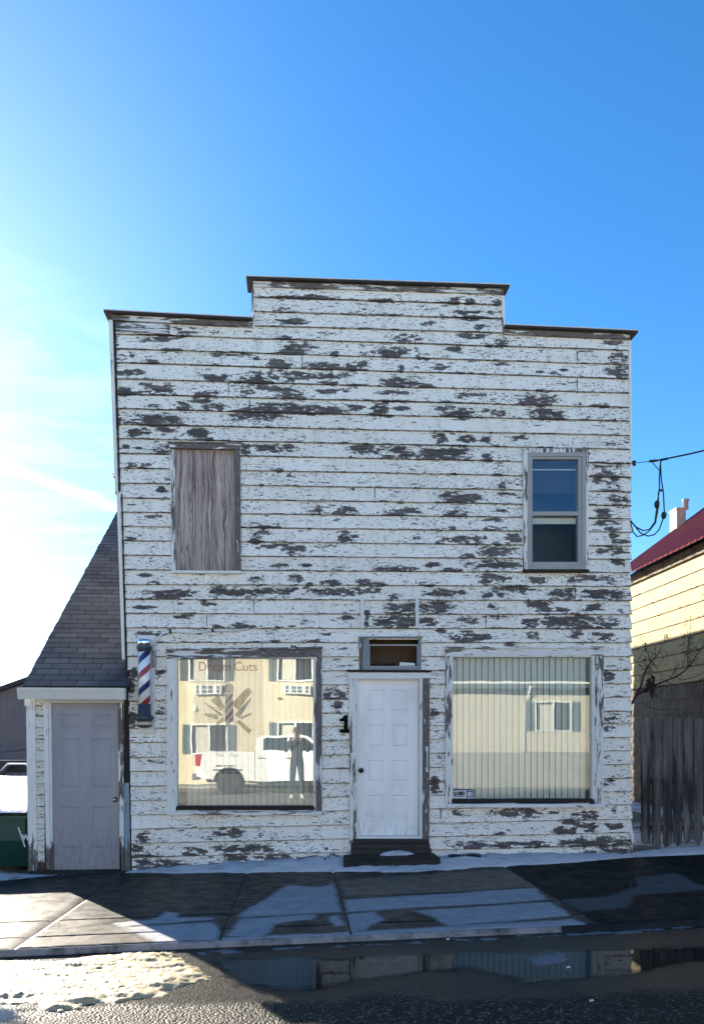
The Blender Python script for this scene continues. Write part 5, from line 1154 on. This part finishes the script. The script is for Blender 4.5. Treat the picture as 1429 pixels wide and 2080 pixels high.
# dead weeds and grass
M['straw'] = vary('dead_grass', (.16, .11, .055), .85, .4, 20)
gr = random.Random(2); m = MB()
for _ in range(260):
    x, y = gr.uniform(-5.2, -3.3), gr.uniform(-.55, .1); z = zwalk(x, y) + .01; a = gr.uniform(0, 6.3); l = gr.uniform(.03, .12)
    m.tube([(x, y, z), (x + math.cos(a) * l * .6, y + math.sin(a) * l * .6, z + l * .25), (x + math.cos(a) * l, y + math.sin(a) * l, z + l * .12)], .0018, 3)
tag(m.build('dead_grass', M['straw']), 'flattened dead grass in the snow below the dumpster', 'grass', kind='stuff')
wd = thing('dead_weed', atw(683, 1760), 'dry brown weed at the wall left of the doorstep', 'weed'); m = MB(); pw = at(684, 1752, -.1)
for _ in range(34):
    a = gr.uniform(0, 6.28); l = gr.uniform(.08, .22); x = pw.x + gr.uniform(-.10, .06); q0 = Vector((x, -.1 + gr.uniform(-.06, .04), pw.z - .04)); d = Vector((math.cos(a) * .7, math.sin(a) * .3, gr.uniform(.3, 1))).normalized()
    m.tube([q0, q0 + d * l * .5 + Vector((0, 0, .01)), q0 + d * l + Vector((math.cos(a) * .03, 0, -.02))], [.003, .0022, .001], 4)
m.build('stalks', M['straw'], wd); m = MB()
for _ in range(40):
    c_ = Vector((pw.x + gr.gauss(-.04, .06), -.12 + gr.gauss(0, .04), pw.z + gr.gauss(.02, .05))); s_ = gr.uniform(.008, .02); a = gr.uniform(0, 3); m.add([c_ + Vector((math.cos(a) * s_, .0, math.sin(a) * s_)), c_ + Vector((-math.sin(a) * s_, .01, math.cos(a) * s_)), c_ - Vector((math.cos(a) * s_, 0, math.sin(a) * s_)), c_ - Vector((-math.sin(a) * s_, .01, math.cos(a) * s_))], [(0, 1, 2, 3)])
m.build('dry_leaves', M['rust'], wd)
for (x, y), l in (((1200, 2033), 'scrap of white paper on the dark gravel street in front of the puddle'), ((1153, 1965), 'scrap of white paper at the edge of the pale ice patch'), ((909, 1908), 'scrap of white paper in the gutter slush')):
    p = atz(x, y, .012); m = MB(); m.add([(p.x - .014, p.y - .006, p.z), (p.x + .015, p.y - .002, p.z + .004), (p.x + .013, p.y + .007, p.z + .008), (p.x - .01, p.y + .006, p.z + .006), (p.x - .014, p.y - .006, p.z - .004), (p.x + .015, p.y - .002, p.z), (p.x + .013, p.y + .007, p.z + .005), (p.x - .01, p.y + .006, p.z + .002)], [(0, 1, 2, 3), (7, 6, 5, 4), (0, 4, 5, 1), (1, 5, 6, 2), (2, 6, 7, 3), (3, 7, 4, 0)]); tag(m.build('paper_scrap', M['offwhite']), l, 'litter')
# ------------------------------------------------------------------ the far side of the street (seen in the shop windows)
def mir(px, py, d):
    p = at(px, py, d); return Vector((p.x, -d, p.z))
MD = 20.0
M['motel_siding'] = NM('tan_vinyl_siding'); s = M['motel_siding']; z_ = s.sep(s.pos())[2]; fr = s.math('FRACT', s.math('MULTIPLY', z_, 1 / .115)); nn = s.noise(s.pos(), 1.2, 4)
M['motel_siding'] = s.fin(s.mix(s.step(fr, .10, .02), s.ramp(nn, [(.3, (.56, .49, .355)), (.7, (.63, .56, .42))]), (.20, .15, .08)), .5, s.bump(fr, .5, .01))
M['motel_wing'] = vary('pale_beige_siding', (.50, .46, .38), .6, .06, 2)
M['shutter'] = vary('slate_blue_shutter', (.095, .12, .14), .6, .15, 4); M['white_vinyl'] = vary('white_vinyl_trim', (.78, .78, .76), .4, .05, 4)
M['dark_glass'] = vary('dark_window_glass', (.03, .035, .05), .06, .1, 2, bump=0); M['sheer'] = vary('pale_pleated_curtain', (.55, .53, .45), .8, .1, 3)
mo = thing('motel', (-1.5, -MD, -.36), 'two storey tan vinyl sided motel with slate shutters across the street', 'building', 'motel wings across the street')
mo['label'] = 'two storey tan vinyl sided motel wing across the street'
XA, XB = -9.0, 4.7
m = MB(); m.box(XA, XB, -MD - 9, -MD, -.5, 6.3); m.build('wall', M['motel_siding'], mo)
m = MB(); m.prismx([(-MD + .5, 6.25), (-MD + .5, 6.42), (-MD - 4.5, 8.2), (-MD - 9.5, 6.42), (-MD - 9.5, 6.25)], XA - .4, XB + .2); m.build('roof', M['cap_dark'], mo)
def mwin(parent, x0, x1, y0, y1, d, shl=None, shr=None):
    a, b = mir(x0, y1, d), mir(x1, y0, d); xa, xb, za, zb = a.x, b.x, a.z, b.z; w = .055; f = MB(); Y = -d
    f.box(xa - w, xb + w, Y + .003, Y + .07, za - w, za); f.box(xa - w, xb + w, Y + .003, Y + .07, zb, zb + w); f.box(xa - w, xa, Y + .003, Y + .07, za, zb); f.box(xb, xb + w, Y + .003, Y + .07, za, zb); xm = (xa + xb) / 2; f.box(xm - .035, xm + .035, Y + .003, Y + .06, za, zb)
    o = f.build('window', M['white_vinyl'], parent)
    g = MB(); g.box(xa, xm - .036, Y + .003, Y + .02, za, zb); g.box(xm + .036, xb, Y + .003, Y + .02, za, zb); g.build('pane', M['dark_glass'], o)
    c = MB(); n = 14; x_ = xa + .22 * (xm - xa); vs = []; fs = []
    for i in range(n + 1):
        x = x_ + (xm - .05 - x_) * i / n; vs += [(x, Y + .024 + .008 * (i % 2), za + .02), (x, Y + .024 + .008 * (i % 2), zb - .08), (x, Y + .021, za + .02), (x, Y + .021, zb - .08)]
    for i in range(n): fs += [(i * 4, i * 4 + 4, i * 4 + 5, i * 4 + 1)]
    c.add(vs, fs); c.build('curtain', M['sheer'], o)
    for sx in (shl, shr):
        if not sx: continue
        p, q2 = mir(sx[0], y1, d), mir(sx[1], y0, d); h = MB(); h.box(p.x, q2.x, Y + .003, Y + .04, p.z - .03, q2.z + .03); k = 0; zz = p.z + .04
        while zz < q2.z - .04: h.box(p.x + .05, q2.x - .05, Y + .041, Y + .052, zz, zz + .025); zz += .05
        h.build('shutter', M['shutter'], parent)
mwin(mo, 386, 454, 1322, 1381, MD, (365, 383), (457, 475)); mwin(mo, 391, 459, 1473, 1530, MD, (371, 388), (462, 479))
mwin(mo, 565, 633, 1322, 1381, MD, (545, 562), (636, 654)); mwin(mo, 566, 634, 1469, 1528, MD, (547, 563), (637, 655))
mwin(mo, 205, 273, 1322, 1381, MD, (184, 202), (276, 294)); mwin(mo, 210, 278, 1472, 1530, MD, (190, 207), (281, 298))
def acunit(x0, x1, y0, y1, label=None):
    a, b = mir(x0, y1, MD), mir(x1, y0, MD); m = MB(); Y = -MD; m.box(a.x, b.x, Y + .003, Y + .20, a.z, b.z); o = m.build('air_conditioner', M['white_vinyl'], mo, .008)
    g = MB(); w = b.x - a.x; h = b.z - a.z
    for u0, u1 in ((.06, .17), (.27, .46), (.50, .69), (.81, .94)):
        for v0, v1 in ((.12, .46), (.54, .88)):
            g.box(a.x + w * u0, a.x + w * u1, Y + .201, Y + .207, a.z + h * v0, a.z + h * v1)
    g.build('grille', M['shutter'], o)
acunit(396, 450, 1392, 1411); acunit(577, 631, 1391, 1410)
p = mir(395, 1440, MD); m = MB(); m.box(p.x - .06, p.x + .06, -MD + .003, -MD + .12, p.z - .07, p.z + .07); m.build('wall_lamp', M['white_vinyl'], mo)
p = mir(569, 1421, MD); m = MB(); m.box(p.x - .08, p.x + .08, -MD + .003, -MD + .04, p.z - .03, p.z + .03); m.build('vent', M['black'], mo)
m2 = thing('motel', (9.6, -MD, -.36), 'single storey tan motel wing with white eaves across the street', 'building', 'motel wings across the street')
m = MB(); m.box(4.9, 24, -MD - 9, -MD, -.5, 3.75); m.build('wall', M['motel_wing'], m2)
m = MB(); m.prismx([(-MD + .55, 3.52), (-MD + .55, 3.78), (-MD - 4.5, 5.6), (-MD - 9.5, 3.78), (-MD - 9.5, 3.52)], 4.75, 24.4); m.build('roof', M['shutter'], m2)
m = MB(); m.box(4.7, 24.4, -MD + .551, -MD + .60, 3.70, 3.79); m.build('fascia', M['white_vinyl'], m2)
mwin(m2, 1088, 1157, 1427, 1483, MD, (1069, 1086), (1161, 1178)); mwin(m2, 1330, 1398, 1427, 1483, MD, (1310, 1327), (1402, 1420))
p = mir(1068, 1400, MD); m = MB(); m.tube([(p.x, -MD + .6, 3.6), (p.x - .03, -MD + .3, 3.2), (p.x - .05, -MD + .06, 2.9), (p.x - .05, -MD + .06, -.3)], .045, 8); m.build('downspout', M['white_vinyl'], m2)
M['concrete'] = vary('pale_concrete', (.27, .26, .25), .8, .2, 3)
m = MB(); m.box(4.95, 26, -MD + 1.3, -MD + 1.5, -.42, .95); tag(m.build('low_wall', M['concrete']), 'low pale concrete wall in front of the single storey motel wing', 'wall')
gridsheet('far_pavement', -40, 40, -26, -18.75, 40, 6, lambda x, y: -.30, M['concrete'])
m = MB(); m.box(-40, 40, -18.75, -18.6, -.45, -.27); m.build('far_kerb', M['concrete'])['kind'] = 'structure'
gridsheet('far_ground', -120, 120, -120, -26, 8, 8, lambda x, y: -.42, M['ground'])

# white pickup truck parked across the street
M['carpaint'] = vary('white_car_paint', (.78, .78, .77), .25, .03, 2, bump=.0); M['carpaint'].node_tree.nodes['Principled BSDF'].inputs['Coat Weight'].default_value = .5
M['road_dirt'] = vary('dirty_lower_paint', (.42, .39, .35), .6, .3, 3); M['tail'] = vary('red_lamp_lens', (.35, .012, .02), .15, .2, 20)
GZ = -.365; TX = mir(398, 1500, 15.4).x; Yn, Yf = -15.4, -17.4
tk = thing('pickup_truck', (TX + 2.9, -16.4, GZ), 'white crew cab pickup truck with road dirt parked across the street', 'truck')
def arc(cx, r, a0, a1, n=10, cz=.42): return [(TX + cx + r * math.cos(R(a0 + (a1 - a0) * i / n)), GZ + cz + r * math.sin(R(a0 + (a1 - a0) * i / n))) for i in range(n + 1)]
body = [(TX, GZ + .62), (TX + .02, GZ + 1.45), (TX + 1.94, GZ + 1.45), (TX + 1.945, GZ + 1.30), (TX + 1.965, GZ + 1.30), (TX + 1.97, GZ + 1.47), (TX + 4.35, GZ + 1.42), (TX + 5.5, GZ + 1.27), (TX + 5.78, GZ + 1.12), (TX + 5.8, GZ + .50), (TX + 5.32, GZ + .46)] + arc(4.84, .50, 5, 175) + [(TX + 4.30, GZ + .46), (TX + 1.62, GZ + .46)] + arc(1.09, .52, 5, 175) + [(TX + .55, GZ + .50), (TX + .30, GZ + .55)]
m = MB(); m.prism(body, Yf, Yn); tb = m.build('body', M['carpaint'], tk, .03)
def tap(z): return (z - (GZ + 1.44)) * .33
def cabring(pts, out=0.0):
    return [(x, Yn - .03 - max(0, tap(z)) + out, z) for x, z in pts], [(x, Yf + .03 + max(0, tap(z)) - out, z) for x, z in pts]
cabp = [(TX + 1.97, GZ + 1.44), (TX + 2.02, GZ + 1.90), (TX + 2.14, GZ + 2.0), (TX + 3.5, GZ + 2.03), (TX + 3.72, GZ + 1.98), (TX + 4.55, GZ + 1.42)]
m = MB(); a, b = cabring(cabp); n = len(cabp); m.add(a + b, [tuple(range(n)), tuple(range(2 * n - 1, n - 1, -1))] + [(i, i + n, (i + 1) % n + n, (i + 1) % n) for i in range(n)]); m.build('cab', M['carpaint'], tk, .03)
for nm, pts in (('side_window', [(TX + 2.22, GZ + 1.50), (TX + 2.22, GZ + 1.86), (TX + 2.34, GZ + 1.93), (TX + 3.05, GZ + 1.94), (TX + 3.05, GZ + 1.49)]), ('side_window', [(TX + 3.13, GZ + 1.49), (TX + 3.13, GZ + 1.94), (TX + 3.62, GZ + 1.93), (TX + 4.20, GZ + 1.50)])):
    m = MB(); a, b = cabring(pts, .006); a2, _ = cabring(pts, -.01); n = len(pts); m.add(a + a2, [tuple(range(n)), tuple(range(2 * n - 1, n - 1, -1))] + [(i, i + n, (i + 1) % n + n, (i + 1) % n) for i in range(n)]); m.build(nm, M['dark_glass'], tk)
m = MB(); m.hexa([(TX + 3.78, Yf + .3, GZ + 1.955), (TX + 3.78, Yn - .3, GZ + 1.955), (TX + 4.50, Yn - .2, GZ + 1.47), (TX + 4.50, Yf + .2, GZ + 1.47), (TX + 3.80, Yf + .3, GZ + 1.965), (TX + 3.80, Yn - .3, GZ + 1.965), (TX + 4.52, Yn - .2, GZ + 1.48), (TX + 4.52, Yf + .2, GZ + 1.48)]); m.build('windscreen', M['dark_glass'], tk)
for cx in (1.09, 4.84):
    for ys, sg in ((Yn - .02, 1), (Yf + .02, -1)):
        m = MB(); m.lathe((TX + cx, ys, GZ + .42), [(.26, 0), (.36, .0), (.41, -.03 * sg), (.42, -.06 * sg), (.42, -.22 * sg), (.38, -.25 * sg), (.26, -.25 * sg)], 'Y', 32); wh = m.build('wheel', M['tyre'], tk)
        m = MB(); m.lathe((TX + cx, ys - .03 * sg, GZ + .42), [(0, .02 * sg), (.06, .02 * sg), (.07, 0)], 'Y', 16); m.lathe((TX + cx, ys - .01 * sg, GZ + .42), [(.24, -.10 * sg), (.245, 0), (.262, 0), (.262, -.1 * sg)], 'Y', 32, cap=False)
        for k in range(6):
            a = k * math.pi / 3 + .2
            for da in (-.16, .16):
                c0 = (TX + cx + .05 * math.cos(a), ys - .03 * sg, GZ + .42 + .05 * math.sin(a)); c1 = (TX + cx + .245 * math.cos(a + da), ys - .02 * sg, GZ + .42 + .245 * math.sin(a + da)); m.tube([c0, c1], [.022, .018], 6)
        m.build('rim', M['alu'], wh)
        m = MB(); m.lathe((TX + cx, ys - .12 * sg, GZ + .42), [(0, 0), (.24, 0), (.24, -.02 * sg), (0, -.02 * sg)], 'Y', 24); m.build('brake_disc', M['black'], wh)
m = MB(); m.prism([(TX - .012, GZ + .98), (TX - .012, GZ + 1.36), (TX + .20, GZ + 1.36), (TX + .14, GZ + .98)], Yn - .2, Yn + .012); m.build('tail_light', M['tail'], tk)
m = MB(); m.box(TX + 2.05, TX + 2.3, Yn + .001, Yn + .035, GZ + 1.22, GZ + 1.25); m.box(TX + 3.0, TX + 3.25, Yn + .001, Yn + .035, GZ + 1.22, GZ + 1.25); m.build('door_handle', M['chrome'], tk)
m = MB()
for x in (TX + 1.955, TX + 3.09, TX + 4.22): m.box(x - .006, x + .006, Yn - .02, Yn + .002, GZ + .5, GZ + 1.42)
m.build('door_gap', M['black'], tk)
m = MB(); m.box(TX - .14, TX + .10, Yf + .02, Yn - .02, GZ + .50, GZ + .72); m.build('rear_bumper', M['chrome'], tk, .03)
m = MB(); m.box(TX + 5.74, TX + 5.9, Yf + .02, Yn - .02, GZ + .42, GZ + .75); m.build('front_bumper', M['chrome'], tk, .03)
m = MB(); m.box(TX + 1.75, TX + 4.1, Yn - .10, Yn + .03, GZ + .40, GZ + .455); m.build('side_step', M['black'], tk)
m = MB(); m.box(TX + .3, TX + 5.5, Yf + .25, Yn - .25, GZ + .40, GZ + .95); m.build('chassis', M['black'], tk)
m = MB(); m.box(TX + 4.12, TX + 4.25, Yn - .02, Yn + .22, GZ + 1.42, GZ + 1.62); m.build('door_mirror', M['black'], tk, .02)

# ------------------------------------------------------------------ the photographer, standing behind the camera
M['jacket'] = vary('dark_navy_jacket', (.022, .026, .034), .8, .25, 12); M['jeans'] = vary('dark_blue_jeans', (.030, .042, .068), .85, .25, 14); M['skin'] = vary('skin', (.42, .24, .17), .5, .1, 9); M['hair'] = vary('brown_hair', (.045, .028, .018), .7, .3, 30); M['shoe'] = vary('pale_shoes', (.55, .53, .50), .6, .15, 8)
def skin(name, verts, edges, levels=2):
    me = bpy.data.meshes.new(name); me.from_pydata([v[0] for v in verts], edges, []); ob = bpy.data.objects.new(name, me); COL.objects.link(ob)
    md = ob.modifiers.new('skin', 'SKIN'); md.use_smooth_shade = True; md.branch_smoothing = .4; sl = me.skin_vertices[0].data
    for i, v in enumerate(verts): r_ = v[1]; sl[i].radius = r_ if isinstance(r_, tuple) else (r_, r_)
    sl[0].use_root = True
    sb = ob.modifiers.new('sub', 'SUBSURF'); sb.levels = levels; sb.render_levels = levels
    dg = bpy.context.evaluated_depsgraph_get(); r = bpy.data.meshes.new_from_object(ob.evaluated_get(dg)); bpy.data.objects.remove(ob); bpy.data.meshes.remove(me); return r
PY = -10.02
ps = thing('person', (0, PY, 0), 'person in a dark jacket and jeans taking the photograph with a raised phone', 'person')
V = [((0, PY, .98), (.165, .125)), ((0, PY, 1.14), (.165, .12)), ((0, PY + .01, 1.34), (.185, .13)), ((0, PY + .005, 1.50), (.12, .10)), ((0, PY + .015, 1.58), .058), ((0, PY + .03, 1.66), .075), ((0, PY + .045, 1.74), (.085, .10)), ((0, PY + .04, 1.82), (.07, .085))]
E = [(i, i + 1) for i in range(7)]
for sx in (-1, 1):
    o = len(V); V += [((sx * .175, PY + .0, 1.47), .078), ((sx * .30, PY + .10, 1.24), .062), ((sx * .19, PY + .24, 1.40), .046), ((sx * .085, PY + .32, 1.555), .030), ((sx * .062, PY + .345, 1.60), (.030, .022))]
    E += [(3, o), (o, o + 1), (o + 1, o + 2), (o + 2, o + 3), (o + 3, o + 4)]
    for k, (fx, fz, fl) in enumerate(((.018, .055, 1.0), (.022, .036, 1.08), (.022, .017, 1.0), (.016, .0, .82))):
        b_ = len(V); x0 = sx * (.062 - .004 * k); V += [((x0 + sx * .006, PY + .352, 1.612 + fz - .03), .0095), ((x0 + sx * .010, PY + .378, 1.628 + fz - .03), .0085), ((x0 - sx * .018 * fl, PY + .392, 1.634 + fz - .03), .0078), ((x0 - sx * .036 * fl, PY + .392, 1.632 + fz - .03), .0065)]
        E += [(o + 4, b_), (b_, b_ + 1), (b_ + 1, b_ + 2), (b_ + 2, b_ + 3)]
    b_ = len(V); V += [((sx * .050, PY + .335, 1.615), .012), ((sx * .038, PY + .345, 1.645), .010), ((sx * .028, PY + .352, 1.668), .008)]; E += [(o + 4, b_), (b_, b_ + 1), (b_ + 1, b_ + 2)]
    h = len(V); V += [((sx * .095, PY, .90), .105), ((sx * .115, PY + .015, .50), .078), ((sx * .125, PY - .01, .14), .058), ((sx * .13, PY + .0, .06), .05), ((sx * .15, PY + .15, .035), .035)]; E += [(0, h), (h, h + 1), (h + 1, h + 2), (h + 2, h + 3), (h + 3, h + 4)]
me = skin('body', V, E)
for mt in ('jacket', 'jeans', 'skin', 'shoe'): me.materials.append(M[mt])
for pl in me.polygons:
    c_ = pl.center; k = 0
    if c_.z < .10: k = 3
    elif c_.z < .93 and abs(c_.x) < .26: k = 1
    elif c_.z > 1.555 and abs(c_.x) < .12 and c_.y < PY + .2: k = 2
    elif c_.y > PY + .29 and c_.z > 1.52: k = 2
    pl.material_index = k
me.transform(Matrix.Translation((0, -PY, 0))); bo = bpy.data.objects.new('body', me); COL.objects.link(bo); bo.parent = ps
m = MB(); hc = Vector((0, PY + .035, 1.755))
m.ell(hc + Vector((0, -.015, .03)), (.102, .118, .098), 0, 20, 12); m.build('hair', M['hair'], ps)
m = MB(); m.ell(hc + Vector((0, .10, -.05)), (.014, .022, .024), 0, 10, 8); m.ell(hc + Vector((.098, .0, -.04)), (.012, .022, .034), 0, 10, 8); m.ell(hc + Vector((-.098, .0, -.04)), (.012, .022, .034), 0, 10, 8); m.ell(hc + Vector((0, .085, -.095)), (.028, .012, .007), 1, 10, 6)
for sx in (-1, 1): m.ell(hc + Vector((sx * .033, .087, -.02)), (.014, .010, .009), 2, 10, 6)
m.build('face_features', [M['skin'], M['rust'], M['black']], ps)
m = MB(); m.lathe((0, PY + .005, 1.50), [(.13, -.03), (.085, .03), (.075, .075), (.085, .08), (.10, .03), (.15, -.03)], seg=20, cap=False); m.build('collar', M['jacket'], ps)
for sx in (-1, 1):
    m = MB(); m.ell((sx * .142, PY + .06, .05), (.052, .145, .05), 0, 16, 8); m.box(sx * .142 - .05, sx * .142 + .05, PY - .075, PY + .19, -.0, .022); m.build('shoe', M['shoe'], ps)
m = MB(); m.box(-.038, .038, -9.634, -9.625, 1.585, 1.745); ph = m.build('phone', M['black'], None, .004); tag(ph, 'black phone held up in both hands by the person', 'phone')

# ------------------------------------------------------------------ sky, sun, camera
EL, AZ = R(20.5), R(34)
sunv = Vector((-math.sin(AZ) * math.cos(EL), math.cos(AZ) * math.cos(EL), math.sin(EL)))
W = bpy.data.worlds.new('World'); SC.world = W; W.use_nodes = True; T_ = W.node_tree; T_.nodes.clear()
class WN(NM):
    def __init__(s, t): s.t = t; s._pos = {}
s = WN(T_); out = s.n('ShaderNodeOutputWorld'); bg = s.n('ShaderNodeBackground'); T_.links.new(bg.outputs[0], out.inputs[0])
sky = s.n('ShaderNodeTexSky', sky_type='NISHITA'); sky.sun_disc = False; sky.sun_elevation = EL; sky.sun_rotation = -AZ; sky.altitude = 700; sky.air_density = 1.0; sky.dust_density = .12; sky.ozone_density = 3.2
hs = s.n('ShaderNodeHueSaturation'); s.put(hs.inputs['Color'], sky.outputs[0]); hs.inputs['Saturation'].default_value = SKY_SAT; hs.inputs['Hue'].default_value = .5; hs.inputs['Value'].default_value = 1.0
tc = s.n('ShaderNodeTexCoord'); D_ = tc.outputs['Generated']
def dot(v):
    x = s.n('ShaderNodeVectorMath', operation='DOT_PRODUCT'); s.put(x.inputs[0], D_); x.inputs[1].default_value = v; return x.outputs['Value']
ca_ = s.math('MAXIMUM', dot(tuple(sunv)), 0.0)
glow = s.math('ADD', s.math('MULTIPLY', s.math('POWER', ca_, 14), GLOW[0]), s.math('MULTIPLY', s.math('POWER', ca_, 60), GLOW[1]))
# high thin cloud and an old condensation trail, fixed to directions in the sky
dc = ray(60, 890).normalized(); xyz = s.sep(D_); zz = s.math('MAXIMUM', xyz[2], .05)
flat = s.comb(s.math('DIVIDE', xyz[0], zz), s.math('DIVIDE', xyz[1], zz), 0.0)
mp = s.n('ShaderNodeMapping'); s.put(mp.inputs[0], flat); mp.inputs['Rotation'].default_value = (0, 0, R(25)); mp.inputs['Scale'].default_value = (2.6, 5.0, 1)
cl = s.noise(mp.outputs[0], 1.0, 7, .62, .6); cl2 = s.noise(flat, 1.3, 3)
reg = s.step(s.math('ADD', dot(tuple(dc)), s.math('MULTIPLY', s.math('SUBTRACT', cl2, .5), .05)), .976, .996)
cloud = s.math('MULTIPLY', s.step(cl, .34, .70), s.math('MULTIPLY', reg, CLOUD))
p1, p2 = ray(-40, 926).normalized(), ray(236, 1030).normalized(); nv = p1.cross(p2).normalized()
wob = s.math('MULTIPLY', s.math('SUBTRACT', s.noise(flat, 5.0, 4), .5), .010)
dd_ = s.math('ADD', dot(tuple(nv)), wob); tr_ = s.math('MAXIMUM', s.step(s.math('ABSOLUTE', dd_), .0125, .001), s.math('MULTIPLY', s.step(dd_, .055, -.01), s.step(dd_, -.012, .0) if False else 0.0))
lim = s.step(dot(tuple(((p1 + p2) / 2).normalized())), .955, .985)
trail = s.math('MULTIPLY', s.math('MULTIPLY', tr_, lim), s.math('MULTIPLY', s.step(cl, .2, .6, .55, 1.0), TRAIL))
addv = s.math('ADD', glow, s.math('ADD', cloud, trail))
mixn = s.n('ShaderNodeMix', data_type='RGBA', blend_type='ADD'); mixn.inputs[0].default_value = 1.0; s.put(mixn.inputs[6], hs.outputs[0]); wh = s.n('ShaderNodeVectorMath', operation='SCALE'); wh.inputs[0].default_value = (1.0, .985, .95); s.put(wh.inputs['Scale'], addv); s.put(mixn.inputs[7], wh.outputs[0])
s.put(bg.inputs[0], mixn.outputs[2]); bg.inputs[1].default_value = SKY_STR
L = bpy.data.lights.new('sun', 'SUN'); L.energy = SUN; L.angle = R(.5); L.color = (1.0, .90, .74); lo = bpy.data.objects.new('sun', L); COL.objects.link(lo); lo.rotation_euler = sunv.to_track_quat('Z', 'Y').to_euler(); lo.location = (-6, 8, 12)
cam = bpy.data.cameras.new('camera'); co = bpy.data.objects.new('camera', cam); COL.objects.link(co); SC.camera = co
cam.sensor_fit = 'VERTICAL'; cam.sensor_height = 36; cam.lens = F / 2080 * 36; cam.shift_y = (HY - 1040) / 2080; cam.shift_x = 0; cam.clip_start = .01; cam.clip_end = 2000
co.location = CAM; co.rotation_euler = (R(90), 0, -PSI)
SC.render.engine = 'CYCLES'; SC.cycles.max_bounces = 8; SC.cycles.transparent_max_bounces = 12; SC.cycles.use_denoising = True
vs_ = SC.view_settings; vs_.view_transform = 'Standard'; vs_.look = 'None'; vs_.gamma = 1; vs_.use_curve_mapping = False; vs_.exposure = EXPO
